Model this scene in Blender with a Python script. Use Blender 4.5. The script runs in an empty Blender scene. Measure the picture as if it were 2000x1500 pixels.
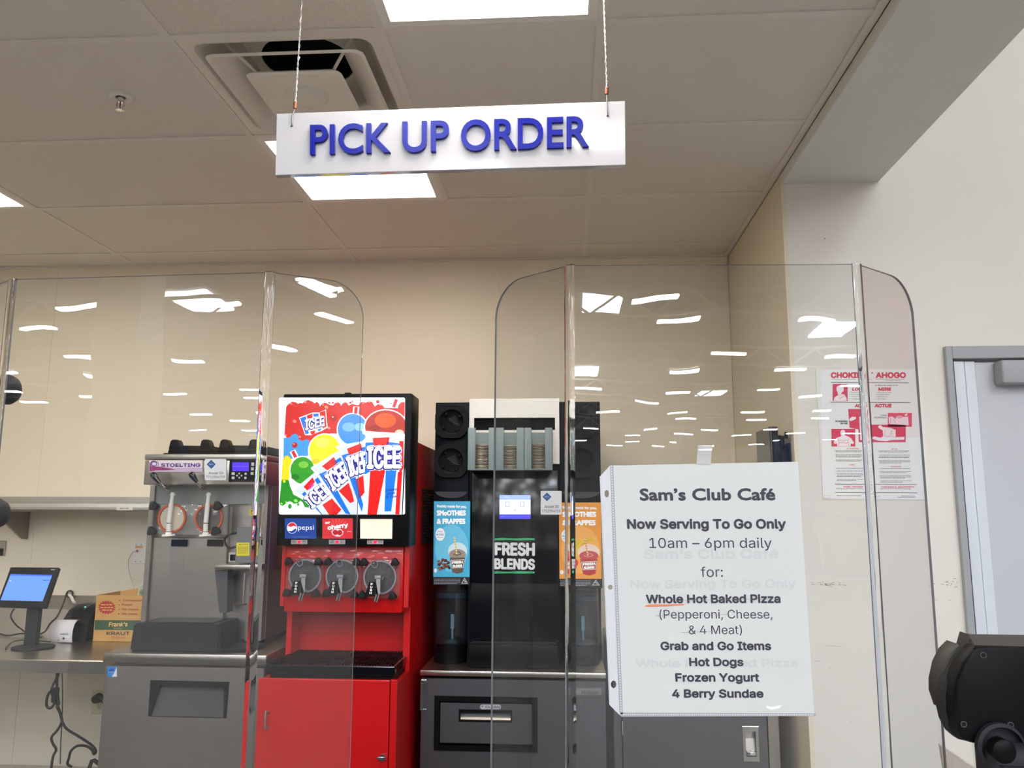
import bpy, bmesh, math, random
from mathutils import Vector, Matrix
random.seed(7)
sc = bpy.context.scene
C = sc.collection

# ------------------------------------------------------------------ camera
F_PX, YAW, PITCH, ROLL, CZ = 1568.05, .06676675, .15735981, .00338359, 1.5
_cy, _sy = math.cos(YAW), math.sin(YAW)
FW = Vector((-_sy*math.cos(PITCH), _cy*math.cos(PITCH), math.sin(PITCH)))
_r0 = Vector((_cy, _sy, 0)); _u0 = _r0.cross(FW)
RT = _r0*math.cos(ROLL)+_u0*math.sin(ROLL)
UP = -_r0*math.sin(ROLL)+_u0*math.cos(ROLL)
cam = bpy.data.objects.new('camera', bpy.data.cameras.new('camera'))
C.objects.link(cam); sc.camera = cam
cam.matrix_world = Matrix(((RT.x, UP.x, -FW.x, 0), (RT.y, UP.y, -FW.y, 0), (RT.z, UP.z, -FW.z, CZ), (0, 0, 0, 1)))
cam.data.sensor_width = 36; cam.data.lens = 36*F_PX/2000
cam.data.clip_start = .01; cam.data.clip_end = 300

def P(px, py, y):
    """Point of the plane at depth y that a photo measurement refers to."""
    d = RT*((px-1000)/F_PX) - UP*((py-750)/F_PX) + FW
    t = y/d.y
    return Vector((t*d.x, y, CZ+t*d.z))
def PZ(px, py, z):
    d = RT*((px-1000)/F_PX) - UP*((py-750)/F_PX) + FW
    t = (z-CZ)/d.z
    return Vector((t*d.x, t*d.y, z))
def crop(x0, y0, s): return lambda x, y: (x0+x/s, y0+y/s)

# ------------------------------------------------------------------ world, exposure
w = bpy.data.worlds.new('world'); sc.world = w; w.use_nodes = True
w.node_tree.nodes['Background'].inputs[0].default_value = (.85, .85, .85, 1)
w.node_tree.nodes['Background'].inputs[1].default_value = .35
sc.view_settings.view_transform = 'Standard'; sc.view_settings.look = 'None'
sc.view_settings.gamma = 1; sc.view_settings.use_curve_mapping = False
sc.view_settings.exposure = 0.0
TROFFER = 16.0      # café ceiling panels
STORE = 50.0       # high-bay fixtures of the sales floor
SKY = 30.0         # skylights of the sales floor

# ------------------------------------------------------------------ materials
def lin(c):
    return tuple(((v/255)/12.92 if v/255 <= .04045 else ((v/255+.055)/1.055)**2.4) for v in c)
_M = {}
def mat(name, col, rough=.5, metal=0, noise=.06, scale=30, bump=0, bscale=200, stretch=None, emit=None, es=1, spec=.5, coat=0, alpha=1, trans=0):
    if name in _M: return _M[name]
    m = bpy.data.materials.new(name); m.use_nodes = True
    nt = m.node_tree; b = nt.nodes['Principled BSDF']; L = nt.links
    c = lin(col)
    tc = nt.nodes.new('ShaderNodeTexCoord'); mp = nt.nodes.new('ShaderNodeMapping')
    L.new(tc.outputs['Object'], mp.inputs[0])
    if stretch: mp.inputs['Scale'].default_value = stretch
    n = nt.nodes.new('ShaderNodeTexNoise'); n.inputs['Scale'].default_value = scale; n.inputs['Detail'].default_value = 3
    L.new(mp.outputs[0], n.inputs[0])
    mx = nt.nodes.new('ShaderNodeMix'); mx.data_type = 'RGBA'
    mx.inputs[6].default_value = tuple(v*(1-noise) for v in c)+(1,)
    mx.inputs[7].default_value = tuple(min(1, v*(1+noise)) for v in c)+(1,)
    L.new(n.outputs[0], mx.inputs[0]); L.new(mx.outputs[2], b.inputs['Base Color'])
    b.inputs['Roughness'].default_value = rough; b.inputs['Metallic'].default_value = metal
    b.inputs['Specular IOR Level'].default_value = spec
    b.inputs['Coat Weight'].default_value = coat
    b.inputs['Transmission Weight'].default_value = trans
    b.inputs['Alpha'].default_value = alpha
    if bump:
        n2 = nt.nodes.new('ShaderNodeTexNoise'); n2.inputs['Scale'].default_value = bscale; n2.inputs['Detail'].default_value = 4
        L.new(mp.outputs[0], n2.inputs[0])
        bp = nt.nodes.new('ShaderNodeBump'); bp.inputs['Strength'].default_value = bump; bp.inputs['Distance'].default_value = .002
        L.new(n2.outputs[0], bp.inputs['Height']); L.new(bp.outputs[0], b.inputs['Normal'])
    if emit:
        b.inputs['Emission Color'].default_value = lin(emit)+(1,); b.inputs['Emission Strength'].default_value = es
    _M[name] = m
    return m
def ink_mat(name, emit=0, rough=.45, coat=0):
    if name in _M: return _M[name]
    m = bpy.data.materials.new(name); m.use_nodes = True
    nt = m.node_tree; b = nt.nodes['Principled BSDF']
    a = nt.nodes.new('ShaderNodeAttribute'); a.attribute_name = 'ink'
    nt.links.new(a.outputs['Color'], b.inputs['Base Color'])
    b.inputs['Roughness'].default_value = rough; b.inputs['Coat Weight'].default_value = coat
    if emit:
        nt.links.new(a.outputs['Color'], b.inputs['Emission Color']); b.inputs['Emission Strength'].default_value = emit
    _M[name] = m
    return m

steel = mat('brushed_steel', (172, 166, 158), .34, 1, .12, 6, .05, 60, (1, 1, 60))
steel_h = mat('brushed_steel_horizontal', (190, 184, 174), .3, 1, .1, 6, .05, 60, (1, 60, 60))
steel_d = mat('dark_steel_door', (150, 142, 134), .42, .75, .1, 5, .04, 50, (2, 2, 50))
steel_g = mat('grey_steel_door', (102, 101, 104), .42, .8, .1, 5, .04, 50, (50, 2, 2))
chrome = mat('chrome', (215, 215, 215), .12, 1, .02)
black = mat('black_plastic', (11, 12, 15), .4, spec=.14, metal=0, noise=.15, scale=40)
black_g = mat('black_gloss', (10, 12, 16), .12, 0, .1, 20)
dgrey = mat('charcoal_plastic', (40, 41, 44), .6, 0, .12, 60, spec=.3)
rubber = mat('black_rubber', (20, 20, 21), .7)
void = mat('dark_void', (5, 5, 6), .9)
red = mat('red_enamel', (206, 4, 8), .36, 0, .05, 8, 0, 100, coat=.25)
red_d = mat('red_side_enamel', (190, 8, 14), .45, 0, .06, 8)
white_p = mat('white_plastic', (232, 229, 222), .45, 0, .03)
cream_p = mat('cream_plastic', (216, 206, 172), .5, 0, .04)
grey_p = mat('grey_plastic', (138, 148, 150), .5, 0, .05)
wallm = mat('cream_wall_panel', (234, 222, 201), .45, 0, .025, 3, .12, 90)
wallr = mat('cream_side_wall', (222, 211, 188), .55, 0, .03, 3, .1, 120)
wallg = mat('pale_grey_paint', (222, 217, 208), .6, 0, .025, 4, .12, 160)
soff = mat('soffit_paint', (218, 219, 212), .7, 0, .03, 4, .2, 220)
tilem = mat('ceiling_tile', (222, 217, 206), .9, 0, .05, 90, .35, 260)
tilet = mat('textured_ceiling_tile', (226, 218, 204), .95, 0, .22, 210, 1.0, 190)
teem = mat('ceiling_tee', (224, 218, 208), .5, 0, .03)
orange = mat('orange_gasket', (196, 92, 48), .5)
copper = mat('copper', (140, 84, 60), .4, .8)
ink = ink_mat('printed_ink'); ink_lit = ink_mat('backlit_print', .62, .15); ink_scr = ink_mat('screen_print', 1.0, .2)
clear = None

def acrylic(name, haze=.02, tint=(.965, .97, .965), ior=1.49, rough=.0):
    m = bpy.data.materials.new(name); m.use_nodes = True
    nt = m.node_tree; nt.nodes.clear(); L = nt.links
    out = nt.nodes.new('ShaderNodeOutputMaterial')
    tr = nt.nodes.new('ShaderNodeBsdfTransparent'); tr.inputs[0].default_value = tint+(1,)
    gl = nt.nodes.new('ShaderNodeBsdfGlossy'); gl.inputs['Roughness'].default_value = rough
    fr = nt.nodes.new('ShaderNodeFresnel')
    ge = nt.nodes.new('ShaderNodeNewGeometry'); mi = nt.nodes.new('ShaderNodeMapRange')   # thin sheet: no inner total reflection
    mi.inputs[3].default_value = ior; mi.inputs[4].default_value = 1/ior
    nt.links.new(ge.outputs['Backfacing'], mi.inputs[0]); nt.links.new(mi.outputs[0], fr.inputs[0])
    df = nt.nodes.new('ShaderNodeBsdfDiffuse'); df.inputs[0].default_value = (.8, .8, .8, 1)
    tc = nt.nodes.new('ShaderNodeTexCoord'); n = nt.nodes.new('ShaderNodeTexNoise')
    n.inputs['Scale'].default_value = 9; n.inputs['Detail'].default_value = 6
    L.new(tc.outputs['Object'], n.inputs[0])
    mr = nt.nodes.new('ShaderNodeMapRange'); mr.inputs[1].default_value = .3; mr.inputs[2].default_value = .8
    mr.inputs[3].default_value = haze*.4; mr.inputs[4].default_value = haze*1.6
    L.new(n.outputs[0], mr.inputs[0])
    # slight waviness of the sheet
    n2 = nt.nodes.new('ShaderNodeTexNoise'); n2.inputs['Scale'].default_value = 5
    L.new(tc.outputs['Object'], n2.inputs[0])
    bp = nt.nodes.new('ShaderNodeBump'); bp.inputs['Strength'].default_value = .22; bp.inputs['Distance'].default_value = .003
    L.new(n2.outputs[0], bp.inputs['Height']); L.new(bp.outputs[0], gl.inputs['Normal'])
    m1 = nt.nodes.new('ShaderNodeMixShader'); m2 = nt.nodes.new('ShaderNodeMixShader')
    L.new(mr.outputs[0], m1.inputs[0]); L.new(tr.outputs[0], m1.inputs[1]); L.new(df.outputs[0], m1.inputs[2])
    L.new(fr.outputs[0], m2.inputs[0]); L.new(m1.outputs[0], m2.inputs[1]); L.new(gl.outputs[0], m2.inputs[2])
    L.new(m2.outputs[0], out.inputs[0])
    _M[name] = m
    return m
acry = acrylic('clear_acrylic', .006)
clearp = acrylic('clear_plastic', .06, (.93, .93, .93))
tealglass = acrylic('smoked_teal_glass', .02, (.35, .5, .58))
def glassmat(name, col=(1, 1, 1), rough=0.02):
    m = bpy.data.materials.new(name); m.use_nodes = True
    nt = m.node_tree; b = nt.nodes['Principled BSDF']
    b.inputs['Base Color'].default_value = col+(1,); b.inputs['Transmission Weight'].default_value = 1
    b.inputs['IOR'].default_value = 1.40; b.inputs['Roughness'].default_value = rough
    tc = nt.nodes.new('ShaderNodeTexCoord'); mp = nt.nodes.new('ShaderNodeMapping'); mp.inputs['Scale'].default_value = (60, 60, 6)
    n = nt.nodes.new('ShaderNodeTexNoise'); n.inputs['Scale'].default_value = 2
    bp = nt.nodes.new('ShaderNodeBump'); bp.inputs['Strength'].default_value = .2; bp.inputs['Distance'].default_value = .002
    nt.links.new(tc.outputs['Object'], mp.inputs[0]); nt.links.new(mp.outputs[0], n.inputs[0])
    nt.links.new(n.outputs[0], bp.inputs['Height']); nt.links.new(bp.outputs[0], b.inputs['Normal'])
    return m
bendm = glassmat('acrylic_bend', (.96, .97, .98))
edgem = mat('acrylic_cut_edge', (122, 122, 128), .25, 0, .1, 50)

# ------------------------------------------------------------------ building helpers
ORG = {}
def thing(name, label, cat, loc=(0, 0, 0), group=None):
    o = bpy.data.objects.new(name, None); C.objects.link(o)
    o.empty_display_size = .05; o.location = loc; ORG[o] = Vector(loc)
    o['label'] = label; o['category'] = cat
    if group: o['group'] = group
    return o
def tag(o, label, cat, group=None):
    o['label'] = label; o['category'] = cat
    if group: o['group'] = group
    return o
def link_mesh(name, me, m, parent, origin):
    o = bpy.data.objects.new(name, me); C.objects.link(o)
    if m is not None: me.materials.append(m)
    ORG[o] = Vector(origin)
    if parent is not None:
        o.parent = parent; o.location = ORG[o]-ORG[parent]
    else:
        o.location = origin
    return o
class MB:
    def __init__(s): s.bm = bmesh.new(); s.sm = False
    def box(s, x0, x1, y0, y1, z0, z1, bv=0, seg=2):
        r = bmesh.ops.create_cube(s.bm, size=1)
        vs = r['verts']
        for v in vs:
            v.co = Vector(((x0+x1)/2+v.co.x*(x1-x0), (y0+y1)/2+v.co.y*(y1-y0), (z0+z1)/2+v.co.z*(z1-z0)))
        if bv:
            es = list({e for v in vs for e in v.link_edges})
            bmesh.ops.bevel(s.bm, geom=es, offset=bv, segments=seg, affect='EDGES', profile=.5)
        return s
    def pbox(s, px0, py0, px1, py1, y, d, bv=0):
        """box whose front face spans two photo points on the plane y; depth d goes back"""
        a = P(px0, py0, y); b = P(px1, py1, y)
        return s.box(min(a.x, b.x), max(a.x, b.x), y, y+d, min(a.z, b.z), max(a.z, b.z), bv)
    def prism(s, pts, y0, y1, axis='y', bv=0):
        """polygon (a,b) extruded along an axis; axis y: pts are (x,z); axis x: (y,z); axis z: (x,y)"""
        def mk(a, b, t):
            return Vector((a, t, b)) if axis == 'y' else Vector((t, a, b)) if axis == 'x' else Vector((a, b, t))
        v0 = [s.bm.verts.new(mk(a, b, y0)) for a, b in pts]
        v1 = [s.bm.verts.new(mk(a, b, y1)) for a, b in pts]
        n = len(pts); fs = []
        fs.append(s.bm.faces.new(v0)); fs.append(s.bm.faces.new(v1[::-1]))
        for i in range(n):
            s.bm.faces.new((v0[i], v0[(i+1) % n], v1[(i+1) % n], v1[i]))
        if bv:
            es = list({e for f in fs for e in f.edges})
            bmesh.ops.bevel(s.bm, geom=es, offset=bv, segments=2, affect='EDGES', profile=.5)
        return s
    def cyl(s, p0, p1, r, r2=None, seg=20):
        p0 = Vector(p0); p1 = Vector(p1); d = p1-p0
        r2 = r if r2 is None else r2
        q = d.to_track_quat('Z', 'Y').to_matrix().to_4x4()
        bmesh.ops.create_cone(s.bm, cap_ends=True, segments=seg, radius1=r, radius2=r2, depth=d.length,
                              matrix=Matrix.Translation((p0+p1)/2) @ q)
        return s
    def tube(s, pts, r, seg=8, smooth=3):
        pts = [Vector(p) for p in pts]
        if smooth and len(pts) > 2:
            q = []
            for i in range(len(pts)-1):
                a = pts[max(i-1, 0)]; b = pts[i]; c = pts[i+1]; d = pts[min(i+2, len(pts)-1)]
                for k in range(smooth):
                    t = k/smooth
                    q.append(.5*((2*b)+(c-a)*t+(2*a-5*b+4*c-d)*t*t+(3*b-a-3*c+d)*t**3))
            q.append(pts[-1]); pts = q
        rings = []; prev = Vector((0, 0, 1))
        for i, p in enumerate(pts):
            t = (pts[min(i+1, len(pts)-1)]-pts[max(i-1, 0)])
            if t.length < 1e-9: t = Vector((0, 0, 1))
            t.normalize()
            u = prev-t*prev.dot(t)
            if u.length < 1e-3: u = Vector((1, 0, 0))-t*t.x
            if u.length < 1e-3: u = Vector((0, 1, 0))
            u.normalize(); prev = u; v = t.cross(u)
            rr = r[i*len(r)//len(pts)] if isinstance(r, list) else r
            rings.append([s.bm.verts.new(p+u*math.cos(a)*rr+v*math.sin(a)*rr) for a in [2*math.pi*k/seg for k in range(seg)]])
        for a, b in zip(rings, rings[1:]):
            for k in range(seg): s.bm.faces.new((a[k], a[(k+1) % seg], b[(k+1) % seg], b[k]))
        s.bm.faces.new(rings[0][::-1]); s.bm.faces.new(rings[-1])
        return s
    def lathe(s, c, prof, axis='z', seg=28, sx=1, sz=1, caps=True):
        """prof: list of (radius, height) around an axis through c"""
        c = Vector(c); rings = []
        for r, h in prof:
            ring = []
            for k in range(seg):
                a = 2*math.pi*k/seg
                if axis == 'z': v = Vector((r*math.cos(a), r*math.sin(a), h))
                elif axis == 'y': v = Vector((r*math.cos(a)*sx, h, r*math.sin(a)*sz))
                else: v = Vector((h, r*math.cos(a), r*math.sin(a)))
                ring.append(s.bm.verts.new(c+v))
            rings.append(ring)
        for a, b in zip(rings, rings[1:]):
            for k in range(seg): s.bm.faces.new((a[k], a[(k+1) % seg], b[(k+1) % seg], b[k]))
        if caps and prof[0][0] > 1e-6: s.bm.faces.new(rings[0])
        if caps and prof[-1][0] > 1e-6: s.bm.faces.new(rings[-1][::-1])
        return s
    def _ring(s, c, ro, ri, y0, y1, seg, axis):
        c = Vector(c); R_ = []
        for r, h in ((ri, y0), (ro, y0), (ro, y1), (ri, y1)):
            R_.append([s.bm.verts.new(c+(Vector((r*math.cos(a), h, r*math.sin(a))) if axis == 'y' else Vector((r*math.cos(a), r*math.sin(a), h)))) for a in [2*math.pi*k/seg for k in range(seg)]])
        for i in range(4):
            a, b = R_[i], R_[(i+1) % 4]
            for k in range(seg): s.bm.faces.new((a[k], a[(k+1) % seg], b[(k+1) % seg], b[k]))
        return s
    def frame(s, x0, x1, z0, z1, t, y0, y1):
        """rectangular ring in the xz plane"""
        s.box(x0, x0+t, y0, y1, z0, z1); s.box(x1-t, x1, y0, y1, z0, z1)
        s.box(x0+t, x1-t, y0, y1, z0, z0+t); s.box(x0+t, x1-t, y0, y1, z1-t, z1)
        return s
    def build(s, name, m, parent=None, smooth=None, label=None):
        bm = s.bm
        bmesh.ops.recalc_face_normals(bm, faces=bm.faces)
        lo = Vector((min(v.co[i] for v in bm.verts) for i in range(3))); hi = Vector((max(v.co[i] for v in bm.verts) for i in range(3)))
        c = (lo+hi)/2
        if parent is None: c.z = lo.z
        for v in bm.verts: v.co -= c
        me = bpy.data.meshes.new(name); bm.to_mesh(me); bm.free()
        if smooth:
            me.polygons.foreach_set('use_smooth', [True]*len(me.polygons))
            try: me.set_sharp_from_angle(angle=math.radians(smooth if smooth is not True else 40))
            except Exception: pass
        o = link_mesh(name, me, m, parent, c)
        if label: o['label'] = label
        return o
def struct(o): o['kind'] = 'structure'; return o

# text ------------------------------------------------------------------
_T = {}
try: SANS = bpy.data.fonts.load(bpy.utils.system_resource('DATAFILES', path='fonts')+'/Inter.woff2')   # Blender's own interface typeface
except Exception: SANS = None
def fill_outlines(vs, es):
    """letter outlines -> triangles (constrained Delaunay, non-zero winding, glyph group by glyph group)"""
    from mathutils.geometry import delaunay_2d_cdt
    nxt = {}
    for a, b in es: nxt.setdefault(a, []).append(b); nxt.setdefault(b, []).append(a)
    seen = set(); loops = []
    for s0 in range(len(vs)):
        if s0 in seen or s0 not in nxt: continue
        lp = [s0]; seen.add(s0)
        while True:
            c = [q for q in sorted(nxt[lp[-1]]) if q not in seen]
            if not c: break
            lp.append(c[0]); seen.add(c[0])
        loops.append(lp)
    box = [(min(vs[i][0] for i in l), max(vs[i][0] for i in l)) for l in loops]
    groups = []
    for k in sorted(range(len(loops)), key=lambda k: box[k]):
        if groups and box[k][0] <= groups[-1][1]: groups[-1][0].append(k); groups[-1][1] = max(groups[-1][1], box[k][1])
        else: groups.append([[k], box[k][1]])
    V, F = [], []
    for ks, _ in groups:
        pts, ed = [], []
        for k in ks:
            n = len(pts); m = len(loops[k]); pts += [Vector(vs[i]) for i in loops[k]]; ed += [(n+i, n+(i+1) % m) for i in range(m)]
        ov, oe, of, *_r = delaunay_2d_cdt(pts, ed, [], 0, 1e-6)
        n0 = len(V); V += [(v.x, v.y) for v in ov]
        for f in of:
            cx = sum(ov[i].x for i in f)/len(f); cy = sum(ov[i].y for i in f)/len(f); w = 0
            for a, b in ed:
                p, q = pts[a], pts[b]
                if (p.y <= cy) != (q.y <= cy):
                    if p.x+(cy-p.y)/(q.y-p.y)*(q.x-p.x) > cx: w += 1 if q.y > p.y else -1
            if w: F.append(tuple(n0+i for i in f))
    return V, F
def text_geo(s, bold=0, spacing=1, font=1):
    k = (s, bold, spacing, font)
    if k in _T: return _T[k]
    cu = bpy.data.curves.new('t', 'FONT'); cu.body = s
    if font == 1 and SANS: cu.font = SANS
    cu.size = 1; cu.offset = bold; cu.resolution_u = 3
    cu.space_character = spacing; cu.fill_mode = 'NONE'
    o = bpy.data.objects.new('t', cu); C.objects.link(o)
    dg = bpy.context.evaluated_depsgraph_get()
    me = o.evaluated_get(dg).to_mesh()
    vs = [(v.co.x, v.co.y) for v in me.vertices]; vs, fs = fill_outlines(vs, [tuple(e.vertices) for e in me.edges])
    o.evaluated_get(dg).to_mesh_clear()
    bpy.data.objects.remove(o); bpy.data.curves.remove(cu)
    if not vs: vs = [(0, 0), (1, 0), (1, 1)]; fs = []
    x0 = min(v[0] for v in vs); x1 = max(v[0] for v in vs)
    _T[k] = (vs, fs, x0, x1)
    return _T[k]
CAPS = {}
def cap_h(font):
    if font not in CAPS: CAPS[font] = max(v[1] for v in text_geo('H', 0, 1, font)[0])
    return CAPS[font]
class Print:
    """Flat print on the plane y, drawn in photo measurements; every layer lies a hair further out."""
    def __init__(s, y, step=.0003, fn=None, tf=None, clip=None):
        s.clip = clip
        s.y = y; s.step = step; s.v = []; s.f = []; s.c = []; s.fn = fn or (lambda x, y: (x, y)); s.tf = tf
    def pt(s, q, layer):
        px, py = s.fn(*q)
        if s.tf: return s.tf(px, py, layer*s.step)
        return P(px, py, s.y-layer*s.step)
    def poly(s, pts, col, layer=1):
        bm = bmesh.new()
        vs = [bm.verts.new((a, b, 0)) for a, b in pts]
        f = bm.faces.new(vs); bm.normal_update(); bmesh.ops.triangulate(bm, faces=[f], ngon_method='EAR_CLIP')
        if s.clip:
            x0, y0, x1, y1 = s.clip
            for co, no in (((x0, 0, 0), (-1, 0, 0)), ((x1, 0, 0), (1, 0, 0)), ((0, y0, 0), (0, -1, 0)), ((0, y1, 0), (0, 1, 0))):
                bmesh.ops.bisect_plane(bm, geom=bm.verts[:]+bm.edges[:]+bm.faces[:], plane_co=co, plane_no=no, clear_outer=True)
            if not bm.faces: bm.free(); return s
        bm.verts.index_update(); n = len(s.v)
        for v in bm.verts: s.v.append(s.pt((v.co.x, v.co.y), layer))
        for f in bm.faces: s.f.append([n+v.index for v in f.verts]); s.c.append(lin(col))
        bm.free(); return s
    def rect(s, x0, y0, x1, y1, col, layer=1): return s.poly([(x0, y0), (x1, y0), (x1, y1), (x0, y1)], col, layer)
    def rrect(s, x0, y0, x1, y1, r, col, layer=1):
        pts = []
        for cx, cy, a0 in ((x1-r, y0+r, -90), (x1-r, y1-r, 0), (x0+r, y1-r, 90), (x0+r, y0+r, 180)):
            for k in range(5):
                a = math.radians(a0+k*22.5); pts.append((cx+r*math.cos(a), cy+r*math.sin(a)))
        return s.poly(pts, col, layer)
    def line(s, x0, y0, x1, y1, w, col, layer=1):
        d = math.hypot(x1-x0, y1-y0) or 1; nx, ny = -(y1-y0)/d*w/2, (x1-x0)/d*w/2
        return s.poly([(x0+nx, y0+ny), (x1+nx, y1+ny), (x1-nx, y1-ny), (x0-nx, y0-ny)], col, layer)
    def path(s, pts, w, col, layer=1):
        for a, b in zip(pts, pts[1:]): s.line(*a, *b, w, col, layer)
        return s
    def ell(s, cx, cy, rx, ry, col, layer=1, n=20, rot=0, a0=0, a1=360):
        pts = []
        m = n if a1-a0 == 360 else n+1
        for k in range(m):
            a = math.radians(a0+(a1-a0)*k/n); x = rx*math.cos(a); y = ry*math.sin(a)
            pts.append((cx+x*math.cos(rot)-y*math.sin(rot), cy+x*math.sin(rot)+y*math.cos(rot)))
        return s.poly(pts, col, layer)
    def text(s, t, x0, y0, x1, y1, cap, col, layer=2, bold=0, up=(0, -1), grow=0, spacing=1, font=1):
        """baseline from (x0,y0) to (x1,y1); cap height along up"""
        vs, fs, a, b = text_geo(t, 0, spacing, font); CAP = cap_h(font)
        ul = math.hypot(*up); k_ = 0 if bold < .004 else (8 if bold < .06 else 12); off = bold*cap/CAP
        wl_ = math.hypot(x1-x0, y1-y0) or 1; ex, ey = (x1-x0)/wl_, (y1-y0)/wl_
        x0 += ex*off; y0 += ey*off; x1 -= ex*off; y1 -= ey*off; cap = max(cap-2*off, cap*.5)
        x0 += up[0]/ul*off; y0 += up[1]/ul*off; x1 += up[0]/ul*off; y1 += up[1]/ul*off
        for j in range(k_+1):     # heavier weight: the same letters struck again round a small circle
            ox, oy = (0, 0) if j == k_ else (off*math.cos(2*math.pi*j/k_), off*math.sin(2*math.pi*j/k_))
            n = len(s.v)
            for vx, vy in vs:
                u = (vx-a)/(b-a); v = vy/CAP*cap
                s.v.append(s.pt((x0+(x1-x0)*u+up[0]/ul*v+ox, y0+(y1-y0)*u+up[1]/ul*v+oy), layer+j*.01))
            for f in fs: s.f.append([n+i for i in f]); s.c.append(lin(col))
        return s
    def scribble(s, x0, y0, x1, h, col, layer=2, rows=1, gap=0):
        """rows of print too small to read in the photo"""
        for r in range(rows):
            x = x0; y = y0+r*gap; e = x1-(random.random()*.3*(x1-x0) if r == rows-1 and rows > 1 else 0)
            while x < e:
                l = h*random.uniform(1.2, 4.5); s.rect(x, y, min(x+l, e), y+h, col, layer); x += l+h*.7
        return s
    def build(s, name, m, parent=None, label=None):
        c = sum(s.v, Vector())/len(s.v)
        me = bpy.data.meshes.new(name); me.from_pydata([v-c for v in s.v], [], s.f)
        at = me.color_attributes.new('ink', 'FLOAT_COLOR', 'CORNER')
        buf = []
        for p, col in zip(me.polygons, s.c):
            for _ in p.vertices: buf.extend((*col, 1))
        at.data.foreach_set('color', buf)
        o = link_mesh(name, me, m, parent, c)
        if label: o['label'] = label
        return o
def copy_part(o, parent, off):
    c = o.copy(); C.objects.link(c); ORG[c] = ORG[o]+Vector(off)
    c.parent = parent; c.location = ORG[c]-(ORG[parent] if parent else Vector()); return c
# ------------------------------------------------------------------ setting
W = 4.10; CH = 2.82; XR = .853; YF = 3.05
XS = [-4.775, -3.555, -2.335, -1.115, .105, XR]
YS = [1.41, 2.02, 2.63, 3.255, 3.883, W]

fl = struct(MB().box(-40, 45, -80, W+.3, -.1, 0).build('floor', mat('polished_concrete', (150, 146, 140), .3, 0, .1, 2)))
# back wall: four-foot panels with seam battens
wb = struct(MB().box(-4.3, XR+.1, W+.006, W+.12, 0, 2.95).build('wall_back', wallm))
for i, (a, b) in enumerate(((-4.25, -4.01), (-4.01, -2.79), (-2.79, -1.57), (-1.57, -.35), (-.35, XR))):
    MB().box(a+.004, b-.004, W, W+.006, 0, 2.84).build('wall_panel', wallm, wb)
    if i: MB().box(a-.009, a+.009, W-.003, W+.006, 0, 2.84, .001, 1).build('panel_batten', wallm, wb)
struct(MB().box(-4.35, -4.2, 1.3, W, 0, 2.95).build('wall_left', wallm))
# right return wall of the café and the sales-floor wall it meets
struct(MB().box(XR, XR+.1, YF+.02, W+.006, 0, 2.95).build('wall_right', wallr))
wf = struct(MB().box(XR, 1.413, YF, YF+.13, 0, 9).box(1.413, 2.43, YF, YF+.13, 2.113, 9).box(2.43, 45, YF, YF+.13, 0, 9).build('wall_front', wallg))
MB().box(XR-.004, XR+.012, YF-.002, YF+.03, 0, 2.772).build('corner_bead', wallr, wf)
# scuffs on the paint beside and behind the shield
sc_ = Print(YF-.001, fn=crop(1500, 1100, 3.75))
for k in range(46):
    x = random.gauss(430, 60) if k < 26 else random.gauss(1290, 60); y = 150+random.gauss(0, 14)
    if 760 < x < 1160: continue
    l = random.uniform(4, 26)
    sc_.line(x, y, x+l, y+random.uniform(-3, 3), random.uniform(1.2, 4), (110, 104, 98) if k % 3 else (60, 56, 54), 1)
for x, y, l in ((340, 715, 40), (445, 765, 12), (430, 605, 100), (600, 1165, 14), (1210, 265, 30), (1320, 268, 24), (960, 695, 12)):
    sc_.line(x, y, x+l, y+5, 2.5, (160, 155, 148), 1)
sc_.build('wall_scuffs', ink, wf)
MB().cyl(P(1611, 466, YF), P(1611, 466, YF-.004), .002, seg=8).build('wall_nail', void, wf)
# bulkhead beam over the side opening and facade above the ceiling edge
bh = struct(MB().box(XR, 1.222, .9, YF, 2.772, 9).build('wall_bulkhead', soff))
struct(MB().box(-8, XR, 1.25, 1.40, 2.86, 9).build('wall_facade', wallg))
struct(MB().box(-8, -4.35, 1.25, 1.40, 0, 2.86).build('wall_facade_left', wallg))
t1 = struct(MB().box(XR-.026, XR, 1.41, W, CH-.004, CH+.002).box(XR-.003, XR, 1.41, W, CH-.004, CH+.03).build('trim_1', teem))
struct(MB().box(-4.2, XR-.026, W-.022, W, CH-.004, CH+.002).build('trim_2', teem))
struct(MB().box(-4.2, XR, 1.388, 1.415, CH-.006, CH+.06).build('trim_3', teem))

ceil = struct(MB().box(-4.2, XR, 1.41, W, CH+.21, CH+.24).build('ceiling', mat('plenum_dark', (70, 66, 62), .9)))
SPECIAL = {(3, 0): 'split', (3, 1): 'vent', (3, 2): 'light', (1, 2): 'lightL'}
def tile(x0, x1, y0, y1, m=tilem):
    g = .0035
    MB().box(x0+g, x1-g, y0+g, y1-g, CH+.003, CH+.018).build('ceiling_tile', m, ceil)
lights = []
for i in range(len(XS)-1):
    for j in range(len(YS)-1):
        x0, x1, y0, y1 = XS[i], XS[i+1], YS[j], YS[j+1]
        if i == 0: x0 = -4.2
        mid = (XS[i]+XS[i+1])/2; sp = SPECIAL.get((i, j))
        if i == 3 and j < 3: mid = -.505
        if sp == 'split': tile(x0, mid, y0, y1, tilet); lights.append((mid, x1, y0, y1))
        elif sp == 'vent': vent_cell = (x0, mid, y0, y1); tile(mid, x1, y0, y1)
        elif sp == 'light': lights.append((x0, mid, y0, y1)); tile(mid, x1, y0, y1)
        elif sp == 'lightL': tile(x0, mid, y0, y1); lights.append((mid, x1, y0, y1))
        else: tile(x0, x1, y0, y1)
g = MB(); tw = .012
for x in XS[1:-1]: g.box(x-tw, x+tw, 1.41, W-.02, CH-.001, CH+.003)
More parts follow.
